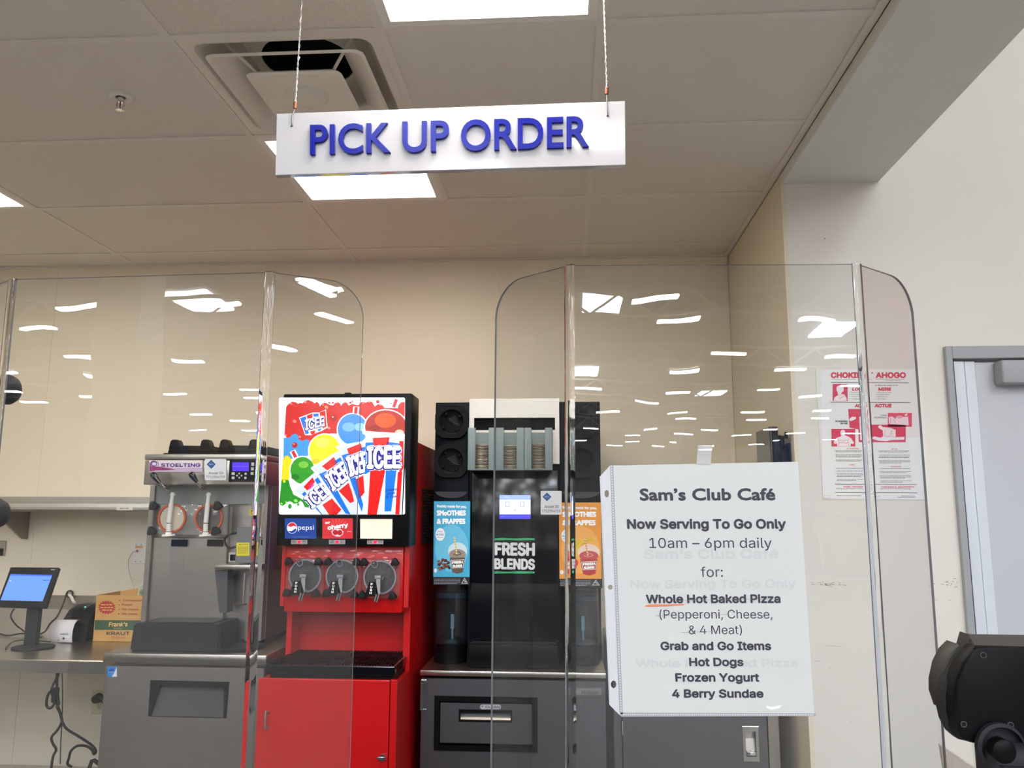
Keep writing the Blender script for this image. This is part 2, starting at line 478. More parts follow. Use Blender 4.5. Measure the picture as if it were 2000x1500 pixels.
g.box(-.505-tw, -.505+tw, 1.41, 3.255, CH-.001, CH+.003); g.box(-2.945-tw, -2.945+tw, 2.63, 3.255, CH-.001, CH+.003)
g.build('ceiling_tee', teem, ceil, label='painted metal runners along the depth of the room')
g = MB()
for y in YS[1:-1]: g.box(-4.2, XR-.02, y-tw, y+tw, CH-.0015, CH+.0025)
g.build('ceiling_tee', teem, ceil, label='painted metal cross runners')

# ------------------------------------------------------------------ ceiling lights
diff = mat('lit_diffuser', (255, 252, 244), .5, 0, .02, 400, .3, 500, emit=(255, 247, 234), es=TROFFER)
LB = ['square ceiling light panel above the hanging sign, cut off by the picture top',
      'square ceiling light panel half hidden behind the hanging sign',
      'square ceiling light panel at the left edge of the picture']
order = sorted(range(3), key=lambda k: (lights[k][0] < -2, lights[k][2]))
for n_, k in enumerate(order):
    x0, x1, y0, y1 = lights[k]; e = .012
    t = thing('ceiling_light', LB[n_], 'ceiling light', ((x0+x1)/2, (y0+y1)/2, CH+.09), 'square light panels set in the ceiling')
    m = MB()
    for a, b, c, d in ((x0+e, x0+e+.025, y0+e, y1-e), (x1-e-.025, x1-e, y0+e, y1-e), (x0+e+.025, x1-e-.025, y0+e, y0+e+.025), (x0+e+.025, x1-e-.025, y1-e-.025, y1-e)):
        m.box(a, b, c, d, CH-.001, CH+.03)
    m.build('light_frame', white_p, t)
    MB().box(x0+e, x1-e, y0+e, y1-e, CH+.035, CH+.1).build('housing', white_p, t)
    MB().box(x0+e+.025, x1-e-.025, y0+e+.025, y1-e-.025, CH+.012, CH+.018).build('diffuser', diff, t)

# ------------------------------------------------------------------ air diffuser
x0, x1, y0, y1 = vent_cell; vc = Vector(((x0+x1)/2, (y0+y1)/2, CH)); h = .305-.012
ventm = mat('vent_enamel', (226, 221, 208), .4, 0, .05, 6)
t = thing('air_vent', 'square white ceiling air vent with stepped plates and a black duct opening', 'air vent', (vc.x, vc.y, CH+.12))
def sq(bm, c, a, z, r):
    pts = []
    for qx, qy, a0 in ((1, 1, 0), (-1, 1, 90), (-1, -1, 180), (1, -1, 270)):
        for k in range(5):
            an = math.radians(a0+k*22.5); pts.append(bm.verts.new((c.x+qx*(a-r)+r*math.cos(an), c.y+qy*(a-r)+r*math.sin(an), z)))
    return pts
def sqloft(mb, rings, cap=False):
    rs = [sq(mb.bm, vc, a, CH+z, r) for a, z, r in rings]
    for a, b in zip(rs, rs[1:]):
        for k in range(20): mb.bm.faces.new((a[k], a[(k+1) % 20], b[(k+1) % 20], b[k]))
    if cap: mb.bm.faces.new(rs[-1])
    return mb
sqloft(MB(), [(h, .002, .01), (h-.012, -.002, .03), (h-.03, .004, .04), (.22, .06, .03), (.17, .10, .02)]).build('vent_pan', ventm, t, 30)
m = MB(); m._ring((vc.x, vc.y, CH+.098), .24, .145, 0, .004, 32, 'z'); m.build('duct_collar', ventm, t)
MB().lathe((vc.x, vc.y, CH+.10), [(.147, 0), (.147, .09), (.0001, .09)], 'z', 32, caps=False).build('duct', void, t, 40)
sqloft(MB(), [(.228, -.006, .03), (.236, -.012, .03), (.228, -.017, .03), (.16, .028, .02), (.155, .034, .02), (.16, .03, .02), (.226, -.008, .03)]).build('vent_ring', ventm, t, 30)
m = MB(); sqloft(m, [(.140, -.014, .025), (.147, -.022, .025), (.140, -.028, .025), (.126, -.026, .02), (.075, -.022, .03)], cap=True)
m.build('vent_plate', ventm, t, 30)
MB().lathe((vc.x, vc.y, CH-.03), [(.0001, -.004), (.04, -.003), (.066, .004), (.07, .010)], 'z', 32).build('vent_boss', ventm, t, 60)
for sx_, sy_ in ((1, 1), (1, -1), (-1, 1), (-1, -1)):
    MB().tube([(vc.x+sx_*.1, vc.y+sy_*.1, CH-.02), (vc.x+sx_*.2, vc.y+sy_*.2, CH+.06)], .005, 6).build('vent_strut', ventm, t)

# ------------------------------------------------------------------ sprinkler
q = PZ(236, 190, CH)
t = thing('sprinkler', 'small fire sprinkler head with a round white plate', 'sprinkler', (q.x, q.y, CH+.003))
MB().lathe(q, [(.016, .004), (.016, -.002), (.030, -.007), (.036, -.003), (.037, .003)], 'z', 28).build('escutcheon', white_p, t, 40)
m = MB().cyl(q+Vector((0, 0, .002)), q+Vector((0, 0, -.018)), .010, .008, 12)
for s_ in (-1, 1): m.tube([q+Vector((s_*.009, 0, -.016)), q+Vector((s_*.012, 0, -.028)), q+Vector((s_*.004, 0, -.042))], .0022, 6)
m.build('sprinkler_frame', chrome, t, 40)
MB().cyl(q+Vector((0, 0, -.018)), q+Vector((0, 0, -.040)), .0022, seg=8).build('sprinkler_bulb', copper, t)
m = MB().cyl(q+Vector((0, 0, -.042)), q+Vector((0, 0, -.044)), .009, seg=16)
for k in range(10):
    a = k*math.pi/5; m.box(q.x+math.cos(a)*.012-.002, q.x+math.cos(a)*.012+.002, q.y+math.sin(a)*.012-.002, q.y+math.sin(a)*.012+.002, CH-.044, CH-.042)
m.build('sprinkler_deflector', chrome, t)

# ------------------------------------------------------------------ door
t = struct(bpy.data.objects.new('door_1', None)); C.objects.link(t); t.location = (1.9, YF, 0); ORG[t] = Vector((1.9, YF, 0))
dfr = mat('door_frame_grey', (158, 160, 162), .45, 0, .03)
lf = mat('door_leaf_grey', (194, 196, 202), .4, 0, .02, 3)
wstr = mat('white_door_edge', (212, 218, 224), .3, 0, .02)
dx = P(1856, 704, YF).x; dz = P(1900, 703, YF).z
MB().box(1.413, 1.437, YF-.02, YF+.12, 0, 2.113, .002, 1).box(2.405, 2.43, YF-.02, YF+.12, 0, 2.113, .002, 1).box(1.437, 2.405, YF-.02, YF+.12, 2.066, 2.113, .002, 1).build('door_frame', dfr, t)
MB().box(1.437, 1.446, YF-.005, YF+.10, 0, 2.064).build('door_gasket', dgrey, t)
MB().box(1.446, 1.484, YF-.003, YF+.04, 0, 2.058, .002).build('edge_strip', wstr, t)
MB().box(1.4865, 1.524, YF+.001, YF+.04, 0, 2.058, .002).build('edge_strip', wstr, t)
MB().box(1.526, 2.40, YF+.008, YF+.05, .01, 2.056, .002).build('door_leaf', lf, t)
a = P(1957, 702, YF-.06); b = P(2000, 748, YF-.06)
MB().box(a.x, a.x+.24, YF-.055, YF+.008, b.z, a.z, .008, 3).build('door_closer', dfr, t, 40)

# ------------------------------------------------------------------ sales floor behind the camera
scl = struct(MB().box(-40, 45, -80, 1.25, 9, 9.1).box(1.2, 45, 1.25, YF+.2, 9, 9.1).build('ceiling_store', mat('store_roof_deck', (92, 90, 86), .8, 0, .1, 1)))
struct(MB().box(-40, 45, -80.2, -80, 0, 9).build('wall_store_far', mat('store_wall', (150, 148, 142), .8)))
struct(MB().box(-40.2, -40, -80, 1.25, 0, 9).build('wall_store_left', mat('store_wall', (150, 148, 142), .8)))
struct(MB().box(45, 45.2, -80, YF, 0, 9).build('wall_store_right', mat('store_wall', (150, 148, 142), .8)))
hb = mat('high_bay_lamp', (255, 255, 255), .5, 0, 0, emit=(250, 250, 250), es=STORE)
skm = mat('skylight_glow', (255, 255, 255), .5, 0, 0, emit=(226, 238, 255), es=SKY)
truss = mat('white_joist', (176, 174, 168), .6)
proto = None; k = 0
for r in range(22):
    y = -2.5-r*(3.1+r*.09)-(1.2 if r % 2 else 0)
    for c in range(-7, 9):
        x = c*4.4+(1.3 if r % 2 else -.6)+(r % 3)*.7
        if r < 3 and x < -9: continue
        if (r*5+c*3) % 7 == 0 or abs(x) > 12+r*2.2: continue
        if proto is None:
            proto = MB().box(x-.62, x+.62, y-.17, y+.17, 7.65, 7.72).build('light_fixture', hb, scl)
            o0 = Vector((x, y, 0))
        else: copy_part(proto, scl, Vector((x, y, 0))-o0)
proto = None
for i_, (x, y) in enumerate(((-3, -9), (5, -9.6), (-13.2, -25.6), (7, -18), (1.4, -26.6), (-7, -33), (11, -31), (1.2, -41), (-12, -44), (9, -48), (-4, -54), (16, -12), (16, -24), (-2.1, -14.2))):
    if proto is None: proto = MB().box(x-.75, x+.75, y-1.3, y+1.3, 8.88, 8.96).build('skylight', skm, scl); o0 = Vector((x, y, 0))
    else: copy_part(proto, scl, Vector((x, y, 0))-o0)
m = MB()
for r in range(8):
    y = -6-r*9
    m.box(-35, 40, y-.06, y+.06, 8.6, 8.7); m.box(-35, 40, y-.06, y+.06, 7.8, 7.88)
    for k in range(30):
        x = -30+k*2.2; m.tube([(x, y, 7.85), (x+1.1, y, 8.65)], .04, 4, 0); m.tube([(x+1.1, y, 8.65), (x+2.2, y, 7.85)], .04, 4, 0)
m.build('roof_truss', truss, scl)
struct(MB().box(-4.15, -3.75, -5.3, -4.9, 0, 9).build('column_store', mat('store_column', (214, 212, 206), .6)))
# merchandise racks and a red and a blue banner of the sales floor
for k, (x, y, l, n_) in enumerate(((-9, -17, 9, 'left'), (3, -19, 9, 'middle'), (15, -16, 9, 'right'))):
    rk = thing('storage_rack', 'long storage rack of boxed goods on the sales floor, %s one of three' % n_, 'rack', (x+l/2, y, 0))
    MB().box(x, x+l, y-.5, y+.5, .05, .12).box(x, x+l, y-.5, y+.5, 1.3, 1.4).box(x, x+l, y-.5, y+.5, 2.5, 2.6).build('rack_shelf', mat('rack_blue', (60, 90, 150), .5), rk)
    for j in range(4): MB().box(x+j*l/3-.04, x+j*l/3+.04, y-.5, y+.5, 0, 3.4).build('rack_post', mat('rack_blue', (60, 90, 150), .5), rk)
    for j in range(8):
        for z in (.12, 1.4, 2.6):
            MB().box(x+.2+j*l/8.2, x+.2+j*l/8.2+.8, y-.42, y+.42, z, z+random.uniform(.5, .85)).build('goods_box', mat('goods_%d' % (j % 4), [(150, 120, 84), (210, 205, 196), (70, 100, 160), (170, 150, 70)][j % 4], .7), rk)

bn = thing('banner_panel', 'tall red and white panel standing on the sales floor by the counter end', 'panel', (4.2, 1.6, 0))
MB().box(4.2, 4.24, .6, 2.5, 1.9, 4.2).build('red_face', mat('banner_red', (200, 40, 48), .5, 0, .1, 2), bn)
MB().box(4.2, 4.24, .6, 2.5, .02, 1.9).build('pale_face', mat('banner_pale', (190, 196, 224), .5, 0, .1, 2), bn)
# ------------------------------------------------------------------ stainless work table, shelf
TZ = .90
t = thing('work_table', 'long stainless steel work table with backsplash along the back wall at left', 'table', (-2.9, 3.7, 0))
MB().box(-4.1, -1.76, 3.253, 4.06, TZ-.004, TZ, .001, 1).prism([(3.253, TZ), (3.25, TZ-.003), (3.25, TZ-.05), (3.262, TZ-.05), (3.262, TZ-.004)], -4.1, -1.76, 'x').build('tabletop', steel_h, t)
MB().prism([(4.06, TZ-.002), (4.06, TZ+.10), (4.075, TZ+.125), (4.098, TZ+.165), (4.098, TZ-.002)], -4.1, -1.45, 'x').build('backsplash', steel_h, t)
for x in (-4.0, -1.80):
    MB().cyl((x, 3.33, 0), (x, 3.33, TZ-.004), .02).build('leg', steel, t, 40); MB().cyl((x, 4.0, 0), (x, 4.0, TZ-.004), .02).build('leg', steel, t, 40)
MB().box(-4.05, -1.9, 3.4, 4.06, .215, .25).build('undershelf', steel_h, t)
MB()._ring(P(136, 1160, 4.085), .019, .013, -.004, .004, 20, 'y').build('grommet', rubber, t)

t = thing('wall_shelf', 'stainless steel wall shelf above the tablet, held by a triangular bracket', 'shelf', (-3, 4.09, 1.35))
sa = P(0, 970, 3.8).z; sb = P(0, 998, 3.8).z
xr_ = -1.50
MB().prism([(3.80, sa), (4.099, sa), (4.099, sa-.004), (3.806, sa-.004), (3.806, sa-.035), (3.812, sa-.045), (3.812, sb+.012), (3.805, sb+.004), (3.812, sb-.003), (3.804, sb-.003), (3.797, sb+.008), (3.797, sb+.02), (3.80, sa-.033)], -4.15, xr_, 'x').build('shelf_board', steel_h, t)
bx = P(60, 1000, W).x
for bxx in (bx, bx+1.0):
    MB().prism([(3.82, sb), (4.098, sb), (4.098, P(50, 1052, W).z), (4.06, P(50, 1052, W).z)], bxx-.012, bxx+.0, 'x').build('bracket', steel_d, t)
pr = Print(3.7955); pr.rect(227.6, 990.3, 259, 996.5, (226, 222, 214), 1); pr.scribble(234, 992, 252, 1.6, (120, 115, 108), 2); pr.build('shelf_label', ink, t)

# ------------------------------------------------------------------ outlets on the back wall
def outlet(name, label, px0, py0, px1, py1, m, duplex=((.5, .28), (.5, .72))):
    a = P(px0, py0, W-.006); b = P(px1, py1, W-.006)
    o = thing(name, label, 'outlet', ((a.x+b.x)/2, W-.003, (a.z+b.z)/2))
    MB().box(a.x, b.x, W-.009, W-.0005, b.z, a.z, .002).build('face_plate', m, o)
    return o, a, b
o, a, b = outlet('data_outlet', 'white wall plate with an orange sticker and a thin wire, above the carton', 260.5, 1061, 286, 1101.5, white_p)
pr = Print(W-.0095); pr.rect(264, 1066, 279, 1070.5, (226, 160, 90), 1)
for x, y in ((266, 1064), (276, 1064), (265, 1097), (275, 1097)): pr.ell(x, y, 1, 1, (70, 66, 60), 2, 8)
pr.build('sticker', ink, o)
MB().cyl(P(267.5, 1076, W-.009), P(267.5, 1076, W-.02), .006, seg=10).build('jack', mat('red_jack', (170, 60, 50), .5), o)
wr = mat('pale_wire', (176, 172, 160), .5)
tag(MB().tube([P(267, 1076, W-.02), P(258, 1080, W-.035), P(251, 1095, W-.045), P(252, 1115, W-.06), P(258, 1135, W-.1), P(262, 1147, W-.14), P(262, 1158, W-.16)], .0022, 6).build('thin_wire', wr, None, 60), 'thin pale wire drooping from the wall plate into the carton', 'wire')
o, a, b = outlet('power_outlet', 'cream power outlet low on the wall with a black plug in it', 182, 1346, 206, 1395, cream_p)
pr = Print(W-.0095, fn=crop(0, 1100, 3.571))
pr.rrect(672, 960, 712, 1025, 12, (200, 190, 158), 1)
for x in (684, 700): pr.rect(x-2, 982, x+2, 994, (60, 50, 44), 2)
pr.ell(692, 1008, 4, 4, (60, 50, 44), 2, 10); pr.build('receptacle', ink, o)
q = P(193.5, 1363, W-.01)
m = MB().cyl(q, q+Vector((0, -.035, 0)), .024, .02, 18); m.tube([q+Vector((.0, -.03, 0)), q+Vector((.05, -.05, -.01)), q+Vector((.09, -.04, -.08)), q+Vector((.1, -.04, -.2)), q+Vector((.1, -.05, -.27))], .005, 8)
tag(m.build('power_plug', rubber, None, 40), 'round black plug pushed into the cream outlet', 'plug')

# ------------------------------------------------------------------ tablet on stand
c1 = crop(0, 820, 3.571); c2 = crop(0, 1100, 3.571)
yt = 3.50
t = thing('tablet', 'black tablet with a plain blue screen on a pole stand', 'tablet', (P(66, 1248, yt).x, yt, TZ))
def quadbox(mb, TL, TR, BR, BL, y_top, y_bot, d, inset=0):
    q = [P(*TL, y_top), P(*TR, y_top), P(*BR, y_bot), P(*BL, y_bot)]
    n = (q[1]-q[0]).cross(q[3]-q[0]).normalized()
    if n.y < 0: n = -n
    v = [mb.bm.verts.new(p) for p in q]+[mb.bm.verts.new(p+n*d) for p in q]
    fs = [mb.bm.faces.new([v[i] for i in f]) for f in ((0, 1, 2, 3), (7, 6, 5, 4), (0, 4, 5, 1), (1, 5, 6, 2), (2, 6, 7, 3), (3, 7, 4, 0))]
    if inset:
        es = [e for e in mb.bm.edges if e.verts[0] in v and e.verts[1] in v]
        bmesh.ops.bevel(mb.bm, geom=es, offset=inset, segments=3, affect='EDGES', profile=.5)
    return mb
quadbox(MB(), (20, 1107), (116, 1108), (89, 1187), (-8, 1184), yt+.03, yt-.06, .018, .005).build('tablet_body', black, t, 40)
def ytf(py): return yt+.03-(py-1107)/79*.09
tfn = lambda px, py, d: P(px, py, ytf(py)-.004-d)
pr = Print(0, tf=tfn)
pr.poly([c2(75, 75), c2(365, 82), c2(297, 265), c2(3, 258)], (86, 128, 226), 1)
pr.poly([c2(75, 75), c2(365, 82), c2(362, 92), c2(71, 86)], (58, 88, 190), 2)
pr.scribble(*c2(300, 116), c2(345, 116)[0], 1.6, (40, 60, 130), 2); pr.scribble(*c2(68, 120), c2(78, 120)[0], 1.5, (200, 215, 250), 2)
pr.build('screen', ink_scr, t)
a = P(*c2(205, 315), yt+.02); b = P(*c2(270, 525), yt+.02)
MB().box(a.x, b.x, yt+.0, yt+.03, TZ+.01, P(66, 1150, yt+.02).z, .004).build('pole', dgrey, t, 40)
MB().lathe((a.x+.035, yt+.02, TZ+.0015), [(.085, 0), (.085, .006), (.03, .012), (.0001, .012)], 'z').build('base', dgrey, t, 40)
pr = Print(0, tf=tfn); pr.rect(*c2(356, 43), *c2(383, 48), (200, 200, 205), 1); pr.build('maker_mark', ink, t)
cab = black
tag(MB().tube([P(*c2(98, 318), yt-.03), P(*c2(75, 370), yt-.03), P(*c2(110, 430), yt-.01), P(*c2(150, 460), 3.56), PZ(*c2(195, 498), TZ+.012), PZ(*c2(250, 512), TZ+.009), PZ(*c2(290, 520), TZ+.009)], .0032, 7).build('tablet_cable', rubber, None, 60), 'black cable looping from the tablet across the table', 'cable')
tag(MB().tube([PZ(*c2(-10, 490), TZ+.0068), PZ(*c2(60, 505), TZ+.0068), PZ(*c2(150, 490), TZ+.012), PZ(*c2(240, 498), TZ+.0068), PZ(*c2(310, 480), TZ+.015), P(*c2(350, 420), 3.62), P(*c2(400, 370), 3.7), P(*c2(446, 270), 3.95), P(*c2(460, 222), 4.05)], .004, 7).build('printer_cable', rubber, None, 60), 'black cable running up to the hole in the backsplash', 'cable')
tag(MB().tube([PZ(*c2(40, 600), TZ+.0068), PZ(*c2(50, 580), TZ+.0068), PZ(*c2(100, 545), TZ+.0068), PZ(*c2(190, 535), TZ+.0068), PZ(*c2(270, 540), TZ+.0068), PZ(*c2(350, 548), TZ+.0068), PZ(*c2(375, 530), TZ+.0068)], .0025, 6).build('thin_cable', rubber, None, 60), 'thin black cable lying loose at the table front', 'cable')
tag(MB().tube([P(*c2(482, 222), 4.07), P(*c2(500, 240), 4.0), P(*c2(510, 265), 3.9), P(*c2(520, 275), 3.90)], .007, 8).build('white_cable', white_p, None, 60), 'short white cable coming out of the backsplash hole', 'cable')

# ------------------------------------------------------------------ label printer
py0 = PZ(*c2(560, 550), TZ).y; yp = py0
t = thing('label_printer', 'black label printer with a white label hanging out of its front', 'printer', (P(*c2(560, 550), yp).x, yp, TZ))
a = P(*c2(405, 540), yp); b = P(*c2(640, 540), yp); b.x = min(b.x, -2.205); zt = P(*c2(560, 290), yp+.1).z
m = MB().prism([(yp, TZ+.0015), (yp+.0, TZ+.03), (yp+.005, TZ+.085), (yp+.06, zt-.018), (yp+.12, zt), (yp+.2, zt), (yp+.24, zt-.02), (yp+.24, TZ+.0015)], a.x, b.x, 'x', .008)
m.build('printer_body', black, t, 35)
MB().box(a.x+.035, b.x-.03, yp-.002, yp+.03, TZ+.022, TZ+.04).build('label_slot', void, t)
z2 = zt-.013
MB().prism([(yp+.055, z2-.008), (yp+.062, z2+.0), (yp+.12, zt+.003), (yp+.12, zt-.004)], a.x+.07, b.x-.05, 'x').build('control_panel', black_g, t)
MB().cyl((b.x-.06, yp+.07, z2+.004), (b.x-.06, yp+.07, z2+.010), .004, seg=10).build('button', mat('cyan_led', (120, 220, 220), .4, emit=(120, 220, 220), es=.6), t)
m = MB(); xa = P(*c2(400, 500), yp).x; xb = P(*c2(545, 500), yp).x
pts = [(yp+.01, TZ+.098), (yp-.015, TZ+.1), (yp-.035, TZ+.085), (yp-.045, TZ+.06), (yp-.047, TZ+.03), (yp-.042, TZ+.006), (yp-.035, TZ+.003)]
L_ = [m.bm.verts.new((xa-.012*min(i, 3)/3, p[0], p[1])) for i, p in enumerate(pts)]+[]
R_ = [m.bm.verts.new((xb, p[0], p[1])) for p in pts]
for i in range(len(pts)-1): m.bm.faces.new((L_[i], R_[i], R_[i+1], L_[i+1]))
o = m.build('paper_label', mat('label_paper', (236, 232, 236), .6), t, 60)
so = o.modifiers.new('thickness', 'SOLIDIFY'); so.thickness = .0008
pr = Print(yp-.0495); cx, cy = c2(443, 525)
pr.poly([(cx-2.8, cy), (cx, cy-2.8), (cx+2.8, cy), (cx, cy+2.8)], (60, 60, 80), 1); pr.scribble(*c2(420, 492), c2(480, 492)[0], 1.5, (70, 70, 80)); pr.scribble(*c2(398, 535), c2(412, 535)[0], 1, (90, 90, 100))
pr.build('label_print', ink, t)

# ------------------------------------------------------------------ kraut carton
yk = PZ(184, 1253, TZ).y
TZ0 = TZ; TZ = TZ+.0015
A, B, D_ = P(*c2(647, 550), yk), P(*c2(900, 556), yk), P(*c2(665, 222), yk)
kx0, kx1, kz = A.x, A.x+.305, D_.z
card = mat('corrugated_card', (206, 158, 92), .8, 0, .06, 60, .15, 200)
t = thing('carton', 'open brown cardboard carton with red and green printing, standing on the table', 'carton', ((kx0+kx1)/2, yk, TZ))
kd = .2; th = .004
MB().box(kx0, kx1, yk, yk+th, TZ, kz).box(kx0, kx1, yk+kd-th, yk+kd, TZ, kz).box(kx0, kx0+th, yk+th, yk+kd-th, TZ, kz).box(kx1-th, kx1, yk+th, yk+kd-th, TZ, kz).box(kx0+th, kx1-th, yk+th, yk+kd-th, TZ, TZ+th).build('box_body', card, t)
m = MB()
m.prism([(kx0+.005, kz-.001), (kx1-.03, kz-.001), (kx1-.04, kz+.05), (kx0+.19, kz+.045), (kx0+.17, kz+.03)], yk+kd, yk+kd+.004)
m.build('box_flap', card, t)
MB().prism([(yk+.005, kz), (yk+kd-.005, kz), (yk+kd-.03, kz+.02), (yk+.05, kz+.018)], kx1, kx1+.004, 'x').build('box_flap', card, t)
pr = Print(yk-.0003, fn=c2)
st = []
for k in range(36):
    r = 64 if k % 2 == 0 else 50; an = k*math.pi/18; st.append((745+r*math.cos(an), 308+r*.8*math.sin(an)))
pr.poly(st, (188, 62, 50), 1)
for s_, y_ in (('Convenient', 0), ('Five Quick', 0), ('Test Packs', 0)): pass
pr.scribble(705, 286, 785, 8, (226, 170, 110), 2); pr.scribble(698, 305, 792, 8, (226, 170, 110), 2); pr.scribble(712, 323, 782, 8, (226, 170, 110), 2)
for s_, y_, x1_ in (('Convenient', 266, 996), ('Fresh', 297, 922), ('No waste', 328, 966), ('No mess', 360, 958)):
    pr.text(s_, 857 if s_ == 'Convenient' else 852, y_, x1_, y_+1, 15, (176, 62, 48), 2, .02); pr.ell(835-(y_-266)*.07, y_-6, 4, 4, (70, 74, 50), 2, 8)
xe = 655+ (kx1-kx0)/(B.x-A.x)*(253)
pr.poly([(661, 397), (xe, 399), (xe-1, 468), (659, 465)], (62, 92, 66), 1)
for k in range(28): pr.line(663+k*(xe-663)/28, 398, 662+k*(xe-663)/28, 466, 1.6, (48, 76, 54), 2)
pr.text("Frank's", 757, 442, 888, 441, 32, (236, 196, 122), 3, .02, up=(.18, -1)); pr.text('Quality', 790, 458, 848, 458, 9, (220, 180, 110), 3)
pr.text('KRAUT', 742, 501, 906, 502, 24, (70, 60, 50), 2, .03); pr.text('Singles', 775, 526, 868, 526, 18, (176, 80, 60), 2, 0, up=(.2, -1))
pr.build('box_print', ink, t)
bagm = mat('clear_film_bag', (206, 212, 190), .3, 0, .25, 60, .8, 90); bagg = mat('green_film', (120, 170, 70), .35, 0, .2, 60, .6, 90)
for k in range(4):
    m = MB(); x = kx0+.178+k*.031; bmesh.ops.create_icosphere(m.bm, subdivisions=3, radius=1)
    for v in m.bm.verts:
        d_ = 1+.22*math.sin(v.co.x*5+k)*math.sin(v.co.z*7+k*2)+.1*math.sin(v.co.y*13)
        v.co = Vector((x+v.co.x*.0145*d_, yk+.1+v.co.y*.055*d_+.004*k, kz+.0+v.co.z*.05*d_+(.012 if k > 1 else 0)))
    o = m.build('film_bag', bagg if k == 1 else bagm, None, 60)
    tag(o, ['clear', 'green printed', 'clear', 'clear'][k]+' film bag ' + ['lowest at the left', 'between two clear ones', 'behind the green one', 'nearest the ice cream machine'][k]+' in the open carton', 'bag', 'film bags in the carton')

TZ = TZ0
# ------------------------------------------------------------------ cords under the table
def cords(pts, y, r, name, lab): tag(MB().tube([P(*c2(a_, b_), y) for a_, b_ in pts], r, 7, 4).build(name, rubber, None, 60), lab, 'cord')
yc = 3.75
cords([(398, 740), (395, 800), (372, 850), (358, 900), (385, 960), (355, 1010), (325, 995), (330, 930), (355, 895), (385, 925), (400, 990), (425, 1060), (430, 1110), (400, 1165), (360, 1215), (370, 1260), (392, 1300), (370, 1350), (358, 1429), (356, 1500)], yc, .0058, 'black_lead', 'black cord knotted in a loop that hangs down to the left under the table')
cords([(422, 735), (400, 800), (398, 880), (410, 980), (398, 1000), (420, 1050), (436, 1110), (470, 1160), (560, 1215), (640, 1270), (668, 1310), (655, 1332), (640, 1300), (600, 1275), (540, 1275), (495, 1310), (480, 1360), (470, 1400), (500, 1420)], yc-.03, .0058, 'black_lead', 'black cord swinging out right under the table to the adapter')
cords([(432, 745), (436, 900), (432, 1100), (424, 1250), (420, 1400)], yc+.2, .0025, 'thin_lead', 'thin cord hanging straight down the wall under the table')
tag(MB().box(P(*c2(384, 900), yc).x, P(*c2(418, 900), yc).x, yc-.03, yc+.0, P(384, 1100+985/3.571, yc).z, P(384, 1100+880/3.571, yc).z, .006).build('cord_bundle', rubber, None), 'black lump of bundled cord hanging under the table', 'cord bundle')
a = P(*c2(400, 1370), 3.66); b = P(*c2(600, 1429), 3.66)
o = thing('power_adapter', 'black power adapter brick on the table undershelf', 'adapter', ((a.x+b.x)/2, 3.7, .25))
MB().box(a.x, b.x, 3.64, 3.74, .2515, .325, .012).build('adapter_body', black, o, 40)
MB().tube([(b.x-.01, 3.69, .30), P(*c2(640, 1380), 3.69), P(*c2(690, 1400), 3.69)], .009, 8).build('adapter_lead', rubber, o, 60)

# ------------------------------------------------------------------ undercounter freezer
fx0, fx1, fy, fz = P(201, 1275, 3.02).x, -1.107, 3.02, P(201, 1275, 3.02).z
t = thing('freezer', 'stainless undercounter freezer with a dark recessed grip, below the soft serve machine', 'freezer', ((fx0+fx1)/2, 3.4, 0))
lipz = P(201, 1293, 3.02).z
MB().box(fx0, fx1, fy, 3.98, lipz, fz, .004).build('worktop', steel_h, t, 40)
MB().box(fx0+.015, fx1-.015, fy+.06, 3.95, .15, lipz).build('freezer_body', steel_d, t)
ca = c2
dx0 = P(*c2(735, 715), fy+.01).x; dzt = P(*c2(735, 716), fy+.01).z
m = MB(); yd = fy+.012
H = [P(*c2(1052, 815), yd), P(*c2(1600, 828), yd), P(*c2(1580, 1080), yd), P(*c2(1035, 1066), yd)]
# door skin built round the grip opening
dx1 = fx1-.012
def hole_plate(mb, outer, inner, y0, y1):
    vo = [mb.bm.verts.new((a_, y0, b_)) for a_, b_ in outer]; vi = [mb.bm.verts.new((a_, y0, b_)) for a_, b_ in inner]
    wo = [mb.bm.verts.new((a_, y1, b_)) for a_, b_ in outer]; wi = [mb.bm.verts.new((a_, y1, b_)) for a_, b_ in inner]
    n = len(outer)
    for i in range(n):
        j = (i+1) % n
        mb.bm.faces.new((vo[i], vo[j], vi[j], vi[i])); mb.bm.faces.new((wo[j], wo[i], wi[i], wi[j]))
        mb.bm.faces.new((vo[j], vo[i], wo[i], wo[j])); mb.bm.faces.new((vi[i], vi[j], wi[j], wi[i]))
    return mb
hole_plate(m, [(dx0, dzt), (dx1, dzt), (dx1, .2), (dx0, .2)], [(p.x, p.z) for p in H], yd, yd+.045)
dr = m.build('door', steel_d, t)
m = MB(); I = [P(*c2(1105, 850), yd), P(*c2(1565, 868), yd), P(*c2(1560, 1078), yd), P(*c2(1052, 1064), yd)]
H2 = [(p.x, p.z) for p in H]; I2 = [(p.x, p.z) for p in I]
hole_plate(m, H2, I2, yd-.003, yd+.03); m.build('grip_surround', black, dr)
m = MB(); v = [m.bm.verts.new(q_) for q_ in (Vector((I[0].x, yd+.032, I[0].z)), Vector((I[1].x, yd+.032, I[1].z)), Vector((I[2].x, yd+.002, I[2].z)), Vector((I[3].x, yd+.002, I[3].z)))]
v += [m.bm.verts.new(q_.co+Vector((0, .01, 0))) for q_ in v]
for f in ((0, 1, 2, 3), (7, 6, 5, 4), (0, 4, 5, 1), (1, 5, 6, 2), (2, 6, 7, 3), (3, 7, 4, 0)): m.bm.faces.new([v[i] for i in f])
m.build('grip_scoop', mat('scoop_grey', (76, 73, 72), .6, .3, .06), dr)
